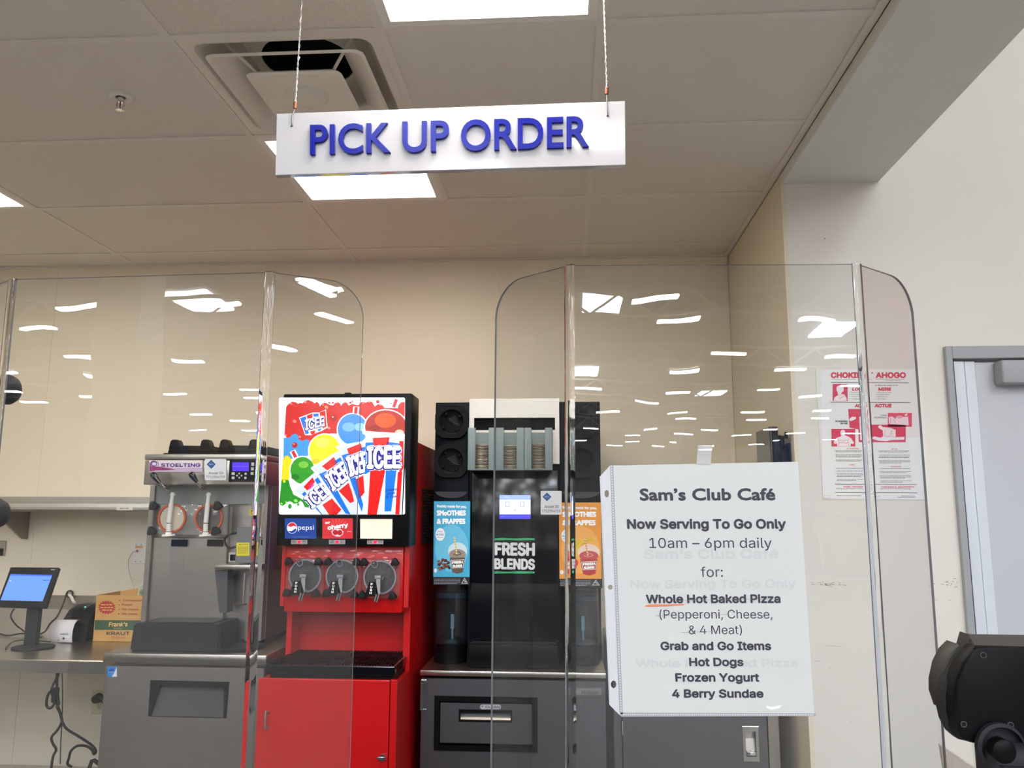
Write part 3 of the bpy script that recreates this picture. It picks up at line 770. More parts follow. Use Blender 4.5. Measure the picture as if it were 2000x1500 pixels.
pr = Print(yd-.0005, fn=c2); pr.rect(748, 722, 815, 792, (236, 240, 244), 1); pr.poly([(748, 722), (815, 722), (796, 765), (780, 792), (748, 792)], (44, 140, 220), 2)
pr.ell(778, 746, 20, 12, (20, 90, 180), 3, 14, -.3); pr.text('energy', 757, 764, 790, 760, 8, (230, 240, 250), 4); pr.build('energy_sticker', ink, dr)
for x in (fx0+.06, fx1-.06):
    for y in (3.15, 3.9): MB().cyl((x, y, 0), (x, y, .15), .022, seg=12).build('foot', rubber, t)

# ------------------------------------------------------------------ soft serve machine
c3 = crop(270, 840, 6.817); yh = 3.12; yb = 3.24
MX1 = P(*c3(1655, 300), yh).x; MX0 = P(*c3(97, 315), yh).x
BX0 = P(*c3(185, 900), yb).x; BX1 = P(500, 1000, yb).x
t = thing('soft_serve_machine', 'stainless soft serve machine with two levers and white plungers, on the freezer', 'ice cream machine', ((MX0+MX1)/2, 3.5, fz))
ht = P(284, 887, yh).z; hb_ = P(281, 946.5, yh).z
MB().box(MX0, MX1, yh, 3.62, hb_, ht-.025, .003).box(MX0-.002, MX1+.002, yh-.003, 3.62, ht-.022, ht, .004).build('header', steel_h, t, 40)
MB().box(BX0, MX1-.004, yb+.02, 3.88, fz+.02, hb_).build('machine_body', steel, t)
# recessed front: side frames and back splash panel
MB().box(BX0, BX0+.02, yb-.02, yb+.02, fz+.02, hb_).build('front_frame', steel_d, t)
MB().box(BX1-.012, MX1-.006, yb-.02, yb+.02, fz+.02, hb_).build('front_frame', steel_d, t)
a = P(*c1(1050, 820), yb); b = P(*c1(1590, 820), yb)
MB().box(BX0+.02, b.x, yb-.005, yb+.02, fz+.02, P(300, 1050, yb).z, .002).build('splash_panel', steel, t)
MB().box(BX0+.02, BX1-.012, yb-.01, yb+.02, P(300, 984, yb).z, hb_).build('upper_front_panel', mat('grey_panel', (138, 140, 138), .4, .6, .05), t)
for u in (1195, 1445): MB().pbox(*c1(u, 836), *c1(u+102, 882), yb-.016, .01).build('spout_opening', void, t)
# clear dispensing block
yf = yb-.06
m = MB().pbox(*c3(185, 978), *c3(1175, 1400), yf, .05, .006); m.build('dispensing_block', clearp, t, 40)
MB().pbox(*c3(300, 985), *c3(1160, 1395), yf+.053, .02).build('barrel_front', mat('barrel_white', (205, 200, 190), .35, 0, .1, 8), t)
for i_, (u, v_) in enumerate(((450, 1172), (940, 1172))):
    q = P(*c3(u, v_), yf-.001)
    MB()._ring(q, .0585, .051, -.004, .004, 32, 'y').build('gasket', orange, t, 40)
    o = MB().lathe(q+Vector((0, .002, 0)), [(.05, .0), (.05, .004), (.0001, .006)], 'y', 28).build('barrel_plate', mat('barrel_disc', (226, 216, 192), .4) if i_ == 0 else mat('barrel_dark', (92, 80, 72), .4, 0, .4, 20), t)
for u0, u1, u2 in ((462, 440, 408), (942, 925, 900)):
    m = MB(); yq = yf-.018
    m.cyl(P(*c3(u0, 830), yq), P(*c3(u1, 980), yq), .0075, seg=14); m.cyl(P(*c3(u1, 975), yq), P(*c3(u2, 1235), yq), .0095, seg=14)
    m.cyl(P(*c3(u2, 1245), yq), P(*c3(u2-3, 1350), yq), .0095, seg=14); m.cyl(P(*c3(u0-2, 850), yq), P(*c3(u0-3, 872), yq), .011, seg=14)
    m.cyl(P(*c3(u2-3, 1358), yq), P(*c3(u2-4, 1385), yq), .012, seg=14); m.cyl(P(*c3(u2-4, 1385), yq), P(*c3(u2-4, 1412), yq), .024, .026, 18)
    m.build('plunger', white_p, t, 40)
    MB().cyl(P(*c3(u2, 1234), yq), P(*c3(u2, 1246), yq), .0088, seg=14).build('plunger_seal', rubber, t)
    MB().cyl(P(*c3(u2-3, 1350), yq), P(*c3(u2-3, 1358), yq), .0088, seg=14).build('plunger_seal', rubber, t)
for u, v_ in ((222, 1010), (198, 1345), (1075, 1010), (1048, 1345)):
    q = P(*c3(u, v_), yf-.004)
    m = MB(); pts = []
    for k in range(24):
        an = k*math.pi/12; r = .016+.0035*math.cos(3*an+.6); pts.append((q.x+r*math.cos(an), q.z+r*math.sin(an)))
    m.prism(pts, q.y-.022, q.y, 'y', .002); m.build('knob', dgrey, t, 50)
for (u, v_), (u2, v2), (u3, v3) in (((182, 575), (285, 705), (392, 792)), ((698, 572), (782, 690), (880, 792))):
    yl = yh-.05
    m = MB().tube([P(*c3(u3+20, v3-40), yh+.02), P(*c3(u3, v3), yh-.005), P(*c3(u3-40, v3-20), yl+.02), P(*c3(u2-20, v2-10), yl)], .0048, 8)
    m.build('lever_rod', chrome, t, 60)
    pts = [P(*c3(u+(u2-u)*k/5, v_+(v2-v_)*k/5), yl) for k in range(6)]
    rr = [.009, .0125, .0118, .0098, .0082, .0068]
    m = MB(); m.tube(pts, rr, 12, 0); m.build('lever_grip', black_g, t, 60)
# badge, label, control panel
pr = Print(yh-.0042, fn=c3)
pr.rect(142, 398, 862, 560, (190, 180, 170), 0.5); pr.rect(150, 405, 850, 552, (240, 226, 232), 1)
pr.poly([(150, 470), (330, 480), (480, 500), (850, 500), (850, 552), (400, 548), (150, 552)], (208, 182, 214), 2)
pr.poly([(150, 430), (170, 480), (280, 490), (400, 508), (500, 524), (380, 535), (240, 536), (150, 552)], (158, 40, 110), 3)
pr.ell(205, 445, 50, 38, (112, 60, 150), 4, 18); pr.ell(212, 450, 30, 20, (240, 226, 232), 5, 16); pr.path([(248, 412), (268, 432), (274, 456), (262, 480)], 6, (120, 60, 150), 5)
pr.text('STOELTING', 304, 490, 828, 490, 48, (92, 44, 140), 5, .035)
pr.build('name_badge', ink, t)
def asset(pr, x0, y0, x1, y1, num, cut=False):
    w_ = x1-x0; h_ = y1-y0
    pr.rrect(x0, y0, x1, y1, w_*.05, (233, 233, 236), 1)
    cx, cy, r = x0+w_*.3, y0+h_*.25, w_*.21
    pr.poly([(cx-r, cy), (cx, cy-r), (cx+r, cy), (cx, cy+r)], (28, 78, 140), 2)
    pr.poly([(cx-r*.7, cy), (cx, cy-r*.7), (cx+r*.7, cy), (cx, cy+r*.7)], (44, 100, 166), 3)
    pr.text("Sam's", cx-r*.5, cy+r*.12, cx+r*.5, cy+r*.12, r*.25, (220, 228, 240), 4)
    pr.text('Asset ID', x0+w_*.18, y0+h_*.72, x0+w_*.86, y0+h_*.72, h_*.115, (60, 58, 66), 2, .01)
    pr.text(num, x0+w_*.07, y0+h_*.90, x0+w_*.94, y0+h_*.90, h_*.11, (60, 58, 66), 2, .01)
pr = Print(yh-.0042, fn=c3); asset(pr, 885, 385, 1173, 667, '7712954709'); pr.build('asset_label', ink, t)
MB().pbox(*c3(1215, 403), *c3(1640, 692), yh-.006, .006, .002).build('control_panel', black, t, 40)
pr = Print(yh-.0065, fn=c3)
for x, y, w2, h2 in [(1243, 562, 42, 34), (1243, 618, 40, 36), (1415, 568, 30, 28), (1412, 622, 30, 30), (1505, 432, 38, 46), (1500, 496, 38, 40), (1496, 560, 38, 36)]: pr.rrect(x, y, x+w2, y+h2, 4, (206, 204, 198), 1)
for dx_, dy_ in ((0, -28), (0, 28), (-30, 0), (30, 0)): pr.poly([(1345+dx_-14, 606+dy_), (1345+dx_, 606+dy_-14), (1345+dx_+14, 606+dy_), (1345+dx_, 606+dy_+14)], (214, 212, 206), 1)
for k in range(7): pr.rect(1592, 440+k*34, 1620, 440+k*34+18, (200, 198, 200), 1)
pr.build('keypad', ink, t)
pr = Print(yh-.0065, fn=c3); pr.rect(1253, 430, 1472, 545, (70, 40, 255), 1); pr.rect(1256, 480, 1470, 486, (110, 90, 255), 2); pr.build('display', ink_scr, t)
# hopper lids on top
for i_, (u0, u1, tabs) in enumerate(((332, 1010, (475, 885)), (1000, 1720, (1140, 1530)))):
    yl = yh+.10
    a = P(*c3(u0, 300), yl); b = P(*c3(u1, 300), yl)
    lid = MB().box(a.x, b.x-.004, yl, yl+.32, ht, ht+.012, .003).prism([(a.x+.012, ht+.012), (b.x-.016, ht+.012), (b.x-.024, ht+.042), (a.x+.02, ht+.045)], yl+.01, yl+.31, 'y', .006).build('hopper_lid', black, t, 40)
    for tb in tabs:
        q = P(*c3(tb, 200), yl+.01)
        MB().prism([(q.x-.02, ht+.03), (q.x-.014, ht+.062), (q.x-.006, ht+.068), (q.x+.008, ht+.068), (q.x+.014, ht+.06), (q.x+.026, ht+.03)], yl+.005, yl+.06, 'y', .003).build('lid_grip', black, lid, 40)
# side gear: conduit box, caution label, mixer arm
yg = yb-.07
MB().pbox(*c1(1652, 748), *c1(1758, 998), yg, .05, .002).build('switch_box', mat('grey_box', (122, 124, 126), .45, .5, .05), t)
pr = Print(yg-.0006, fn=c1); pr.rect(1650, 856, 1740, 948, (232, 218, 20), 1); pr.poly([(1668, 874), (1674, 862), (1680, 874)], (40, 38, 20), 2); pr.text('CAUTION', 1684, 873, 1732, 873, 7, (40, 38, 20), 2, .02); pr.scribble(1658, 884, 1732, 3, (90, 84, 20), 2, 7, 8); pr.build('caution_label', ink, t)
pr = Print(yb-.0207, fn=c1); pr.rect(1740, 626, 1768, 668, (228, 212, 20), 1); pr.rect(1748, 632, 1762, 640, (60, 56, 20), 2); pr.scribble(1745, 646, 1764, 2.5, (80, 76, 20), 2, 3, 6); pr.build('warning_sticker', ink, t)
MB().tube([P(*c1(1650, 790), yg+.01), P(*c1(1600, 800), yg-.01), P(*c1(1568, 830), yg-.01), P(*c1(1575, 870), yg-.01), P(*c1(1600, 893), yg), P(*c1(1645, 885), yg+.01)], .0042, 8).build('gear_cord', rubber, t, 60)
m = MB().pbox(*c1(1595, 925), *c1(1650, 992), yg+.01, .03, .002); m.build('socket_box', mat('ivory_box', (190, 188, 182), .5), t)
MB().pbox(*c1(1604, 940), *c1(1642, 982), yg+.004, .01, .002).build('rocker_switch', black, t)
MB().pbox(*c1(1496, 1010), *c1(1795, 1048), yg-.03, .10, .003).build('mixer_arm', steel_h, t, 40)
m = MB(); q = [P(*c1(*u), yg-.01) for u in ((1497, 1050), (1588, 1050), (1582, 1345), (1530, 1345))]
m.prism([(p.x, p.z) for p in q], yg-.01, yg+.05, 'y'); m.build('mixer_guard', steel_g, t)
MB().cyl(P(*c1(1708, 1068), yg), P(*c1(1696, 1285), yg), .0045, seg=10).build('mixer_shaft', chrome, t, 40)
q = P(*c1(1685, 1290), yg); MB().lathe(q, [(.02, 0), (.02, .006), (.0001, .006)], 'z', 20).build('mixer_blade', mat('brass_disc', (120, 100, 70), .3, 1), t, 40)
# drip tray base
yt2 = 3.06
a = P(*c2(903, 425), yt2); b = P(*c2(1530, 425), yt2)
zt2 = P(*c2(930, 420), yt2).z
m = MB(); xl, xr2 = P(*c2(900, 600), yt2).x, P(*c2(1528, 615), yt2).x
f0 = [(xl, fz+.0012), (xr2, fz+.0012), (xr2-.004, zt2), (xl+.01, zt2)]
v0 = [m.bm.verts.new((x, yt2, z)) for x, z in f0]; v1 = [m.bm.verts.new((x+.012*(1 if i_ in (0, 3) else 0), yb+.01, z)) for i_, (x, z) in enumerate(f0)]
m.bm.faces.new(v0); m.bm.faces.new(v1[::-1])
for i_ in range(4): m.bm.faces.new((v0[i_], v0[(i_+1) % 4], v1[(i_+1) % 4], v1[i_]))
bmesh.ops.bevel(m.bm, geom=m.bm.edges[:], offset=.006, segments=2, affect='EDGES'); m.build('drip_tray', dgrey, t, 40)
MB().box(xl+.05, xr2-.04, yt2+.02, yb-.02, zt2, zt2+.003).build('drip_grid', black, t)
MB().pbox(*c2(1455, 592), *c2(1770, 622), yt2+.01, .15, .004).build('side_tray', black, t, 40)
m = MB().box(BX0+.0, MX1-.01, yb+.03, 3.9, fz+.0012, fz+.02); m.build('machine_base', black, t)
# ------------------------------------------------------------------ red frozen drink machine
ci = crop(500, 740, 4.167); c4 = crop(480, 1040, 3.26); c7 = crop(540, 1080, 7.692); ca_ = crop(540, 770, 6.25)
yM = 3.02; ymf = 3.07
IX0 = P(541, 1065, yM).x; IX1 = P(795, 1065, yM).x
t = thing('slush_machine', 'tall red frozen drink machine with a backlit picture panel and three taps', 'drink machine', ((IX0+IX1)/2, 3.4, 0))
mz0 = P(540, 1066, yM).z; mz1 = P(560, 769.5, yM).z
# body column behind the head
bz1 = P(805, 863, ymf+.12).z; fb = P(600, 1196, ymf).z
MB().box(IX0+.01, IX1-.004, 3.30, 3.86, 0, bz1).build('machine_body', red_d, t)
MB().box(IX0+.01, IX0+.03, ymf+.10, 3.30, fb+.05, bz1).box(IX1-.024, IX1-.004, ymf+.02, 3.30, fb+.05, bz1).box(IX0+.03, IX1-.024, ymf+.10, 3.30, bz1-.01, bz1).build('head_side', red_d, t)
# head face with the taps
fb = P(600, 1196, ymf).z; ft = mz0+.01
MB().box(IX0+.018, IX1-.022, ymf, ymf+.15, fb, ft, .008).build('tap_panel', red, t, 40)
MB().box(IX1-.02, IX1-.002, ymf+.012, ymf+.15, fb+.02, ft).build('head_cheek', red, t)
MB().box(IX0, IX0+.015, ymf+.012, ymf+.15, fb+.02, ft).build('head_cheek', red, t)
# splash recess
rz = P(650, 1275, 3.27).z
MB().box(IX0+.03, IX1-.03, 3.25, 3.30, .9, fb+.05).build('splash_back', red, t)
MB().box(IX0+.01, IX0+.03, 3.14, 3.30, .9, fb+.05).build('splash_side', red, t)
MB().box(IX1-.03, IX1-.004, 3.14, 3.30, .9, fb+.05).build('splash_side', red, t)
# vents on the right side
cv = crop(500, 740, 4.167)
m = MB()
xs = IX1-.0035
yA, yB = 3.32, 3.62
zA, zB = 1.59, 1.365
for c_ in range(4):
    for r_ in range(19):
        y = yA+.01+c_*.075; z = zA-r_*.0122
        m.box(xs, xs+.0025, y, y+.062, z-.0038, z+.0038)
o = m.build('vent_slots', void, t); o['kind'] = 'stuff'
# picture panel (backlit)
m = MB().box(IX0-.004, IX1+.006, yM, ymf+.10, mz0, mz1, .006); m.build('panel_housing', black, t, 40)
MB().box((IX0+IX1)/2-.012, (IX0+IX1)/2+.012, yM+.005, yM+.03, mz1-.001, mz1+.005, .002).build('panel_latch', black, t)
pr = Print(yM-.0006, .0001, fn=ca_, clip=(30, 40, 1570, 1468))
WH = (236, 238, 246)
RED, BLU, DB, YEL, GRN, PAL = (214, 22, 16), (14, 110, 214), (24, 22, 128), (238, 228, 10), (20, 140, 20), (204, 214, 222)
pr.rrect(30, 40, 1570, 1468, 22, WH, 1)
pr.poly([(88, 535), (130, 528), (200, 482), (262, 470), (420, 470), (440, 640), (385, 752), (240, 765), (180, 792), (120, 745), (84, 800)], (60, 146, 218), 2)
pr.poly([(76, 800), (100, 752), (135, 742), (165, 765), (188, 795), (192, 860), (160, 960), (155, 1045), (60, 1052)], (236, 212, 10), 2)
pr.poly([(60, 1052), (95, 1034), (150, 1050), (165, 1120), (210, 1225), (330, 1290), (405, 1362), (390, 1385), (345, 1378), (318, 1318), (292, 1302), (262, 1328), (215, 1338), (180, 1312), (150, 1308), (112, 1338), (78, 1362), (46, 1352), (36, 1320)], (22, 138, 24), 2)
pr.ell(163, 1368, 22, 30, (22, 138, 24), 2); pr.ell(265, 1345, 14, 18, (40, 156, 40), 2); pr.ell(95, 1063, 16, 17, (236, 226, 10), 3)
top = [(118, 160), (140, 125), (190, 92), (240, 100), (262, 118), (285, 106), (320, 110), (345, 82), (390, 72), (440, 90), (465, 112), (495, 92), (520, 118), (530, 150), (560, 112), (600, 104), (650, 130), (690, 138), (712, 112), (745, 92), (775, 112), (790, 140), (812, 108), (838, 92), (866, 112), (880, 138), (925, 118), (960, 128), (1000, 135), (1025, 100), (1060, 92), (1090, 104), (1130, 82), (1170, 98), (1200, 150), (1235, 124), (1270, 116), (1308, 150), (1320, 168), (1480, 170), (1490, 130), (1520, 100), (1566, 96)]
bot = [(1562, 520), (1080, 520), (1000, 600), (740, 480), (660, 478), (590, 500), (530, 545), (498, 600), (440, 617), (408, 598), (398, 560), (370, 550), (310, 568), (270, 548), (262, 500), (230, 478), (190, 496), (160, 528), (125, 530), (96, 500)]
pr.poly(top+bot, (206, 24, 20), 3)
for x, y, r in ((222, 620, 34), (575, 582, 36), (700, 292, 42), (120, 372, 18)): pr.ell(x, y, r, r, (176, 20, 16), 4); pr.ell(x-r*.3, y-r*.35, r*.3, r*.25, (240, 160, 150), 5, 10)
for x, y, r in ((645, 106, 12), (688, 106, 12), (902, 104, 14), (780, 92, 7), (588, 94, 7), (1236, 92, 22), (1192, 84, 6), (1312, 96, 6), (1400, 110, 9), (142, 92, 6), (925, 88, 10)): pr.ell(x, y, r, r*.9, (190, 24, 20), 3, 12)
for x, y, r in ((180, 118, 14), (352, 96, 18), (570, 128, 12), (610, 158, 24), (740, 104, 12), (832, 104, 10), (1060, 108, 12), (1130, 92, 14), (1265, 128, 12), (112, 500, 14), (285, 520, 16), (425, 575, 18), (220, 330, 24), (640, 412, 20), (120, 1320, 14), (235, 1300, 24), (62, 1335, 14)): pr.ell(x, y, r, r*.8, (236, 130, 110) if y < 700 else (140, 220, 90), 5, 12, .4)
def cup(dome, dr, dcol, hi, rim, bodyp, stripes, tb, layer, straw=None):
    """dome, rim and striped cup, each with a white outline"""
    (dx, dy), (ra, rb) = dome, dr
    if straw:
        (a_, b_, c_, d_) = straw; pr.line(a_, b_, c_, d_, 74, WH, layer); pr.line(a_+(c_-a_)*.06, b_+(d_-b_)*.06, c_, d_, 40, (200, 30, 44), layer+1)
    pr.ell(dx, dy, ra+14, rb+14, WH, layer, 32); pr.poly(bodyp[0], WH, layer)
    pr.ell(dx, dy, ra, rb, dcol, layer+2, 32)
    for (hx, hy, hr, hc) in hi: pr.ell(hx, hy, hr, hr*.7, hc, layer+2.4, 20)
    pr.poly(bodyp[1], PAL, layer+3)
    for c_, pts in stripes: pr.poly(pts, c_, layer+4)
    if rim: pr.path(rim, 20, (222, 228, 232), layer+4.4)
def logo(x0, y0, x1, y1, cap, up, L, s='ICEE', lim=None):
    ul = math.hypot(*up); ux, uy = up[0]/ul, up[1]/ul
    for dx, dy, col, b in ((-2, 4, WH, .085), (-5, 6, DB, .06), (0, 0, WH, .022)):
        o_ = b*cap/.727*.8; wl_ = math.hypot(x1-x0, y1-y0); ax, ay = (x1-x0)/wl_*o_, (y1-y0)/wl_*o_
        pr.text(s, x0+dx-ax-ux*o_, y0+dy-ay-uy*o_, x1+dx+ax-ux*o_, y1+dy+ay-uy*o_, cap+2*o_, col, L, b, up, font=1); L += .5
cup((318, 930), (148, 165), (44, 150, 24), [(330, 860, 60, (110, 190, 60)), (230, 1010, 50, (24, 118, 20))], [(205, 1180), (470, 965)],
    ([(190, 1165), (205, 1222), (255, 1220), (530, 1468), (860, 1468), (520, 940), (470, 940)], [(208, 1170), (480, 955), (560, 1040), (860, 1468), (548, 1468), (250, 1198)]),
    [(BLU, [(308, 1218), (345, 1186), (560, 1468), (548, 1468)]), (RED, [(330, 1130), (440, 1015), (470, 1070), (378, 1176)]), (BLU, [(465, 1045), (520, 1000), (560, 1060), (500, 1100)]), (RED, [(560, 1350), (680, 1270), (800, 1400), (740, 1468), (640, 1468)]), ((236, 80, 180), [(385, 1120), (440, 1070), (460, 1110), (400, 1170)])], 0, 6, (195, 690, 235, 770))
logo(440, 1400, 680, 1195, 170, (-.62, -.78), 14)
cup((590, 690), (192, 200), (236, 226, 12), [(560, 590, 90, (250, 244, 90)), (480, 820, 50, (210, 196, 10))], [(430, 900), (760, 700)],
    ([(416, 905), (470, 960), (700, 1300), (850, 1468), (1090, 1468), (800, 700), (745, 675)], [(430, 905), (765, 690), (820, 780), (1090, 1468), (850, 1468), (490, 955)]),
    [(BLU, [(520, 975), (610, 935), (905, 1468), (840, 1455)]), (RED, [(555, 880), (700, 765), (745, 850), (620, 930)]), (BLU, [(705, 815), (780, 770), (820, 850), (740, 880)]), (RED, [(760, 1180), (880, 1080), (960, 1300), (900, 1330)])], 0, 16)
logo(690, 1185, 900, 1010, 215, (-.48, -.88), 24)
cup((930, 430), (182, 190), (64, 140, 240), [(880, 400, 80, (120, 180, 255)), (1020, 400, 70, (140, 196, 255))], [(728, 640), (1095, 575)],
    ([(720, 645), (780, 700), (1000, 1468), (1130, 1468), (1110, 560), (1000, 560)], [(735, 645), (1095, 575), (1130, 1468), (990, 1468), (795, 700)]),
    [(BLU, [(795, 745), (885, 720), (1060, 1350), (1040, 1440)]), (RED, [(860, 665), (1030, 600), (1050, 680), (890, 750)]), (BLU, [(1018, 655), (1085, 640), (1090, 720), (1040, 720)]), (RED, [(965, 1040), (1060, 990), (1075, 1200), (1010, 1280)])], 0, 26, (975, 150, 965, 240))
logo(900, 1005, 1130, 930, 235, (-.22, -.97), 34)
cup((1335, 400), (255, 205), (168, 34, 12), [(1330, 320, 130, (222, 80, 14)), (1500, 470, 55, (240, 190, 170)), (1200, 420, 70, (150, 26, 10))], [(1050, 455), (1560, 490)],
    ([(1046, 430), (1050, 480), (1085, 500), (1125, 1468), (1450, 1468), (1566, 480), (1566, 440)], [(1066, 462), (1558, 486), (1548, 900), (1528, 1468), (1120, 1468), (1085, 505)]),
    [(RED, [(1175, 535), (1380, 525), (1352, 700), (1190, 700)]), (BLU, [(1086, 590), (1190, 588), (1150, 940), (1078, 980)]), (BLU, [(1345, 580), (1508, 602), (1400, 1430), (1318, 1430)]), (RED, [(1500, 570), (1552, 572), (1550, 900), (1500, 1000)]), (RED, [(1145, 930), (1330, 920), (1225, 1468), (1112, 1468)]), (RED, [(1480, 950), (1536, 945), (1500, 1466), (1450, 1466)])], 0, 36, (1468, 56, 1430, 160))
pr.poly([(1562, 610), (1566, 440), (1570, 40), (1574, 40), (1570, 900), (1540, 1468), (1530, 1468)], (20, 22, 24), 60)
logo(1108, 905, 1512, 900, 262, (0, -1), 50)
for s_, y_, x0_, x1_ in (('Coldest', 1190, 1325, 1475), ('Drink', 1235, 1345, 1450), ('in Town', 1275, 1335, 1490)): pr.text(s_, x0_, y_, x1_, y_-18, 34, (20, 30, 130), 52, .01, (.1, -1))
# small emblem top left
pr.poly([(275, 285), (440, 222), (520, 222), (605, 186), (625, 405), (560, 445), (505, 465), (420, 500), (350, 500)], WH, 6)
for c_, q_ in (((14, 110, 214), [(288, 292), (360, 268), (395, 480), (355, 488)]), ((206, 24, 20), [(368, 262), (440, 232), (440, 290), (375, 300)]), (BLU, [(446, 240), (512, 234), (515, 270), (455, 275)]), (RED, [(525, 222), (596, 196), (612, 395), (565, 420)]), (RED, [(410, 455), (475, 440), (465, 488), (425, 490)]), (BLU, [(500, 430), (548, 415), (540, 440), (515, 455)])): pr.poly(q_, c_, 7)
logo(352, 438, 580, 382, 118, (-.02, -1), 8)
# four flavour cards
cfn = lambda x, y: ca_((x-0)*1, y)
pr.build('picture', ink_lit, t)
m = MB(); yc_ = yM-.004
pr = Print(yM-.0006, fn=ci)
pr.rrect(235, 1135, 490, 1300, 4, (10, 62, 150), 1); pr.ell(294, 1213, 42, 46, (240, 240, 246), 3, 24)
pr.poly([(256, 1195)]+[(294+38*math.cos(math.radians(a_)), 1213+42*math.sin(math.radians(a_))) for a_ in range(205, 352, 12)]+[(310, 1195), (280, 1205)], (214, 30, 48), 4)
pr.poly([(262, 1238)]+[(294+38*math.cos(math.radians(a_)), 1213+42*math.sin(math.radians(a_))) for a_ in range(140, 10, -12)]+[(320, 1218), (290, 1238)], (10, 62, 170), 4)
pr.text('pepsi', 342, 1228, 470, 1228, 40, (236, 238, 246), 3, .005, font=0)
pr.line(295, 1286, 430, 1287, 1.5, (120, 160, 220), 2)
pr.build('flavour_card', ink_mat('card_print', .35, .2), t, 'blue printed flavour card')
pr = Print(yM-.0006, fn=ci)
pr.rrect(540, 1135, 788, 1300, 4, (214, 40, 48), 1)
for k in range(9):
    an = math.radians(-160+k*20); pr.poly([(660, 1200), (660+90*math.cos(an), max(1140, 1200+60*math.sin(an))), (660+90*math.cos(an+.12), max(1140, 1200+60*math.sin(an+.12)))], (232, 84, 84), 2)
pr.poly([(612, 1240), (640, 1222), (690, 1222), (712, 1242), (706, 1266), (682, 1284), (650, 1282), (622, 1268)], (250, 220, 220), 3); pr.ell(645, 1250, 22, 22, (190, 20, 30), 4); pr.ell(682, 1252, 22, 22, (190, 20, 30), 4)
pr.text('cherry', 584, 1232, 752, 1206, 38, (190, 24, 34), 5, .1, (-.1, -1)); pr.text('cherry', 584, 1232, 752, 1206, 38, (248, 236, 236), 6, .05, (-.1, -1)); pr.text('WILD', 562, 1182, 600, 1176, 16, (248, 226, 226), 5, .05); pr.scribble(742, 1240, 775, 4, (244, 200, 200), 4)
pr.build('flavour_card', ink_mat('card_print', .35, .2), t, 'red printed flavour card')
fz0 = P(*ci(838, 1128), yM); fz1 = P(*ci(1120, 1312), yM)
MB().frame(fz0.x, fz1.x, fz1.z, fz0.z, .005, yM-.005, yM+.002).build('card_frame', black_g, t)
pr = Print(yM-.0006, fn=ci); pr.rrect(848, 1137, 1110, 1303, 4, (222, 214, 190), 1); pr.build('flavour_card', ink_lit, t, 'blank cream lit card')
for k, x in enumerate((352, 660, 970)):
    pr = Print(yM-.0006, fn=ci); pr.rect(x-66, 1311, x+66, 1345, (178, 172, 168), 1)
    for yy in (1317, 1331): pr.scribble(x-60, yy, x-24, 6, (60, 60, 60), 2); pr.scribble(x+26, yy, x+60, 6, (60, 60, 60), 2)
    pr.build('indicator_plate', ink, t)
    q = P(*ci(x, 1327), yM-.001); MB().lathe(q, [(.0066, 0), (.0058, -.004), (.0001, -.006)], 'y', 14).build('indicator_lamp', mat('red_lamp', (255, 30, 60), .3, emit=(255, 30, 70), es=1.4), t, 60)
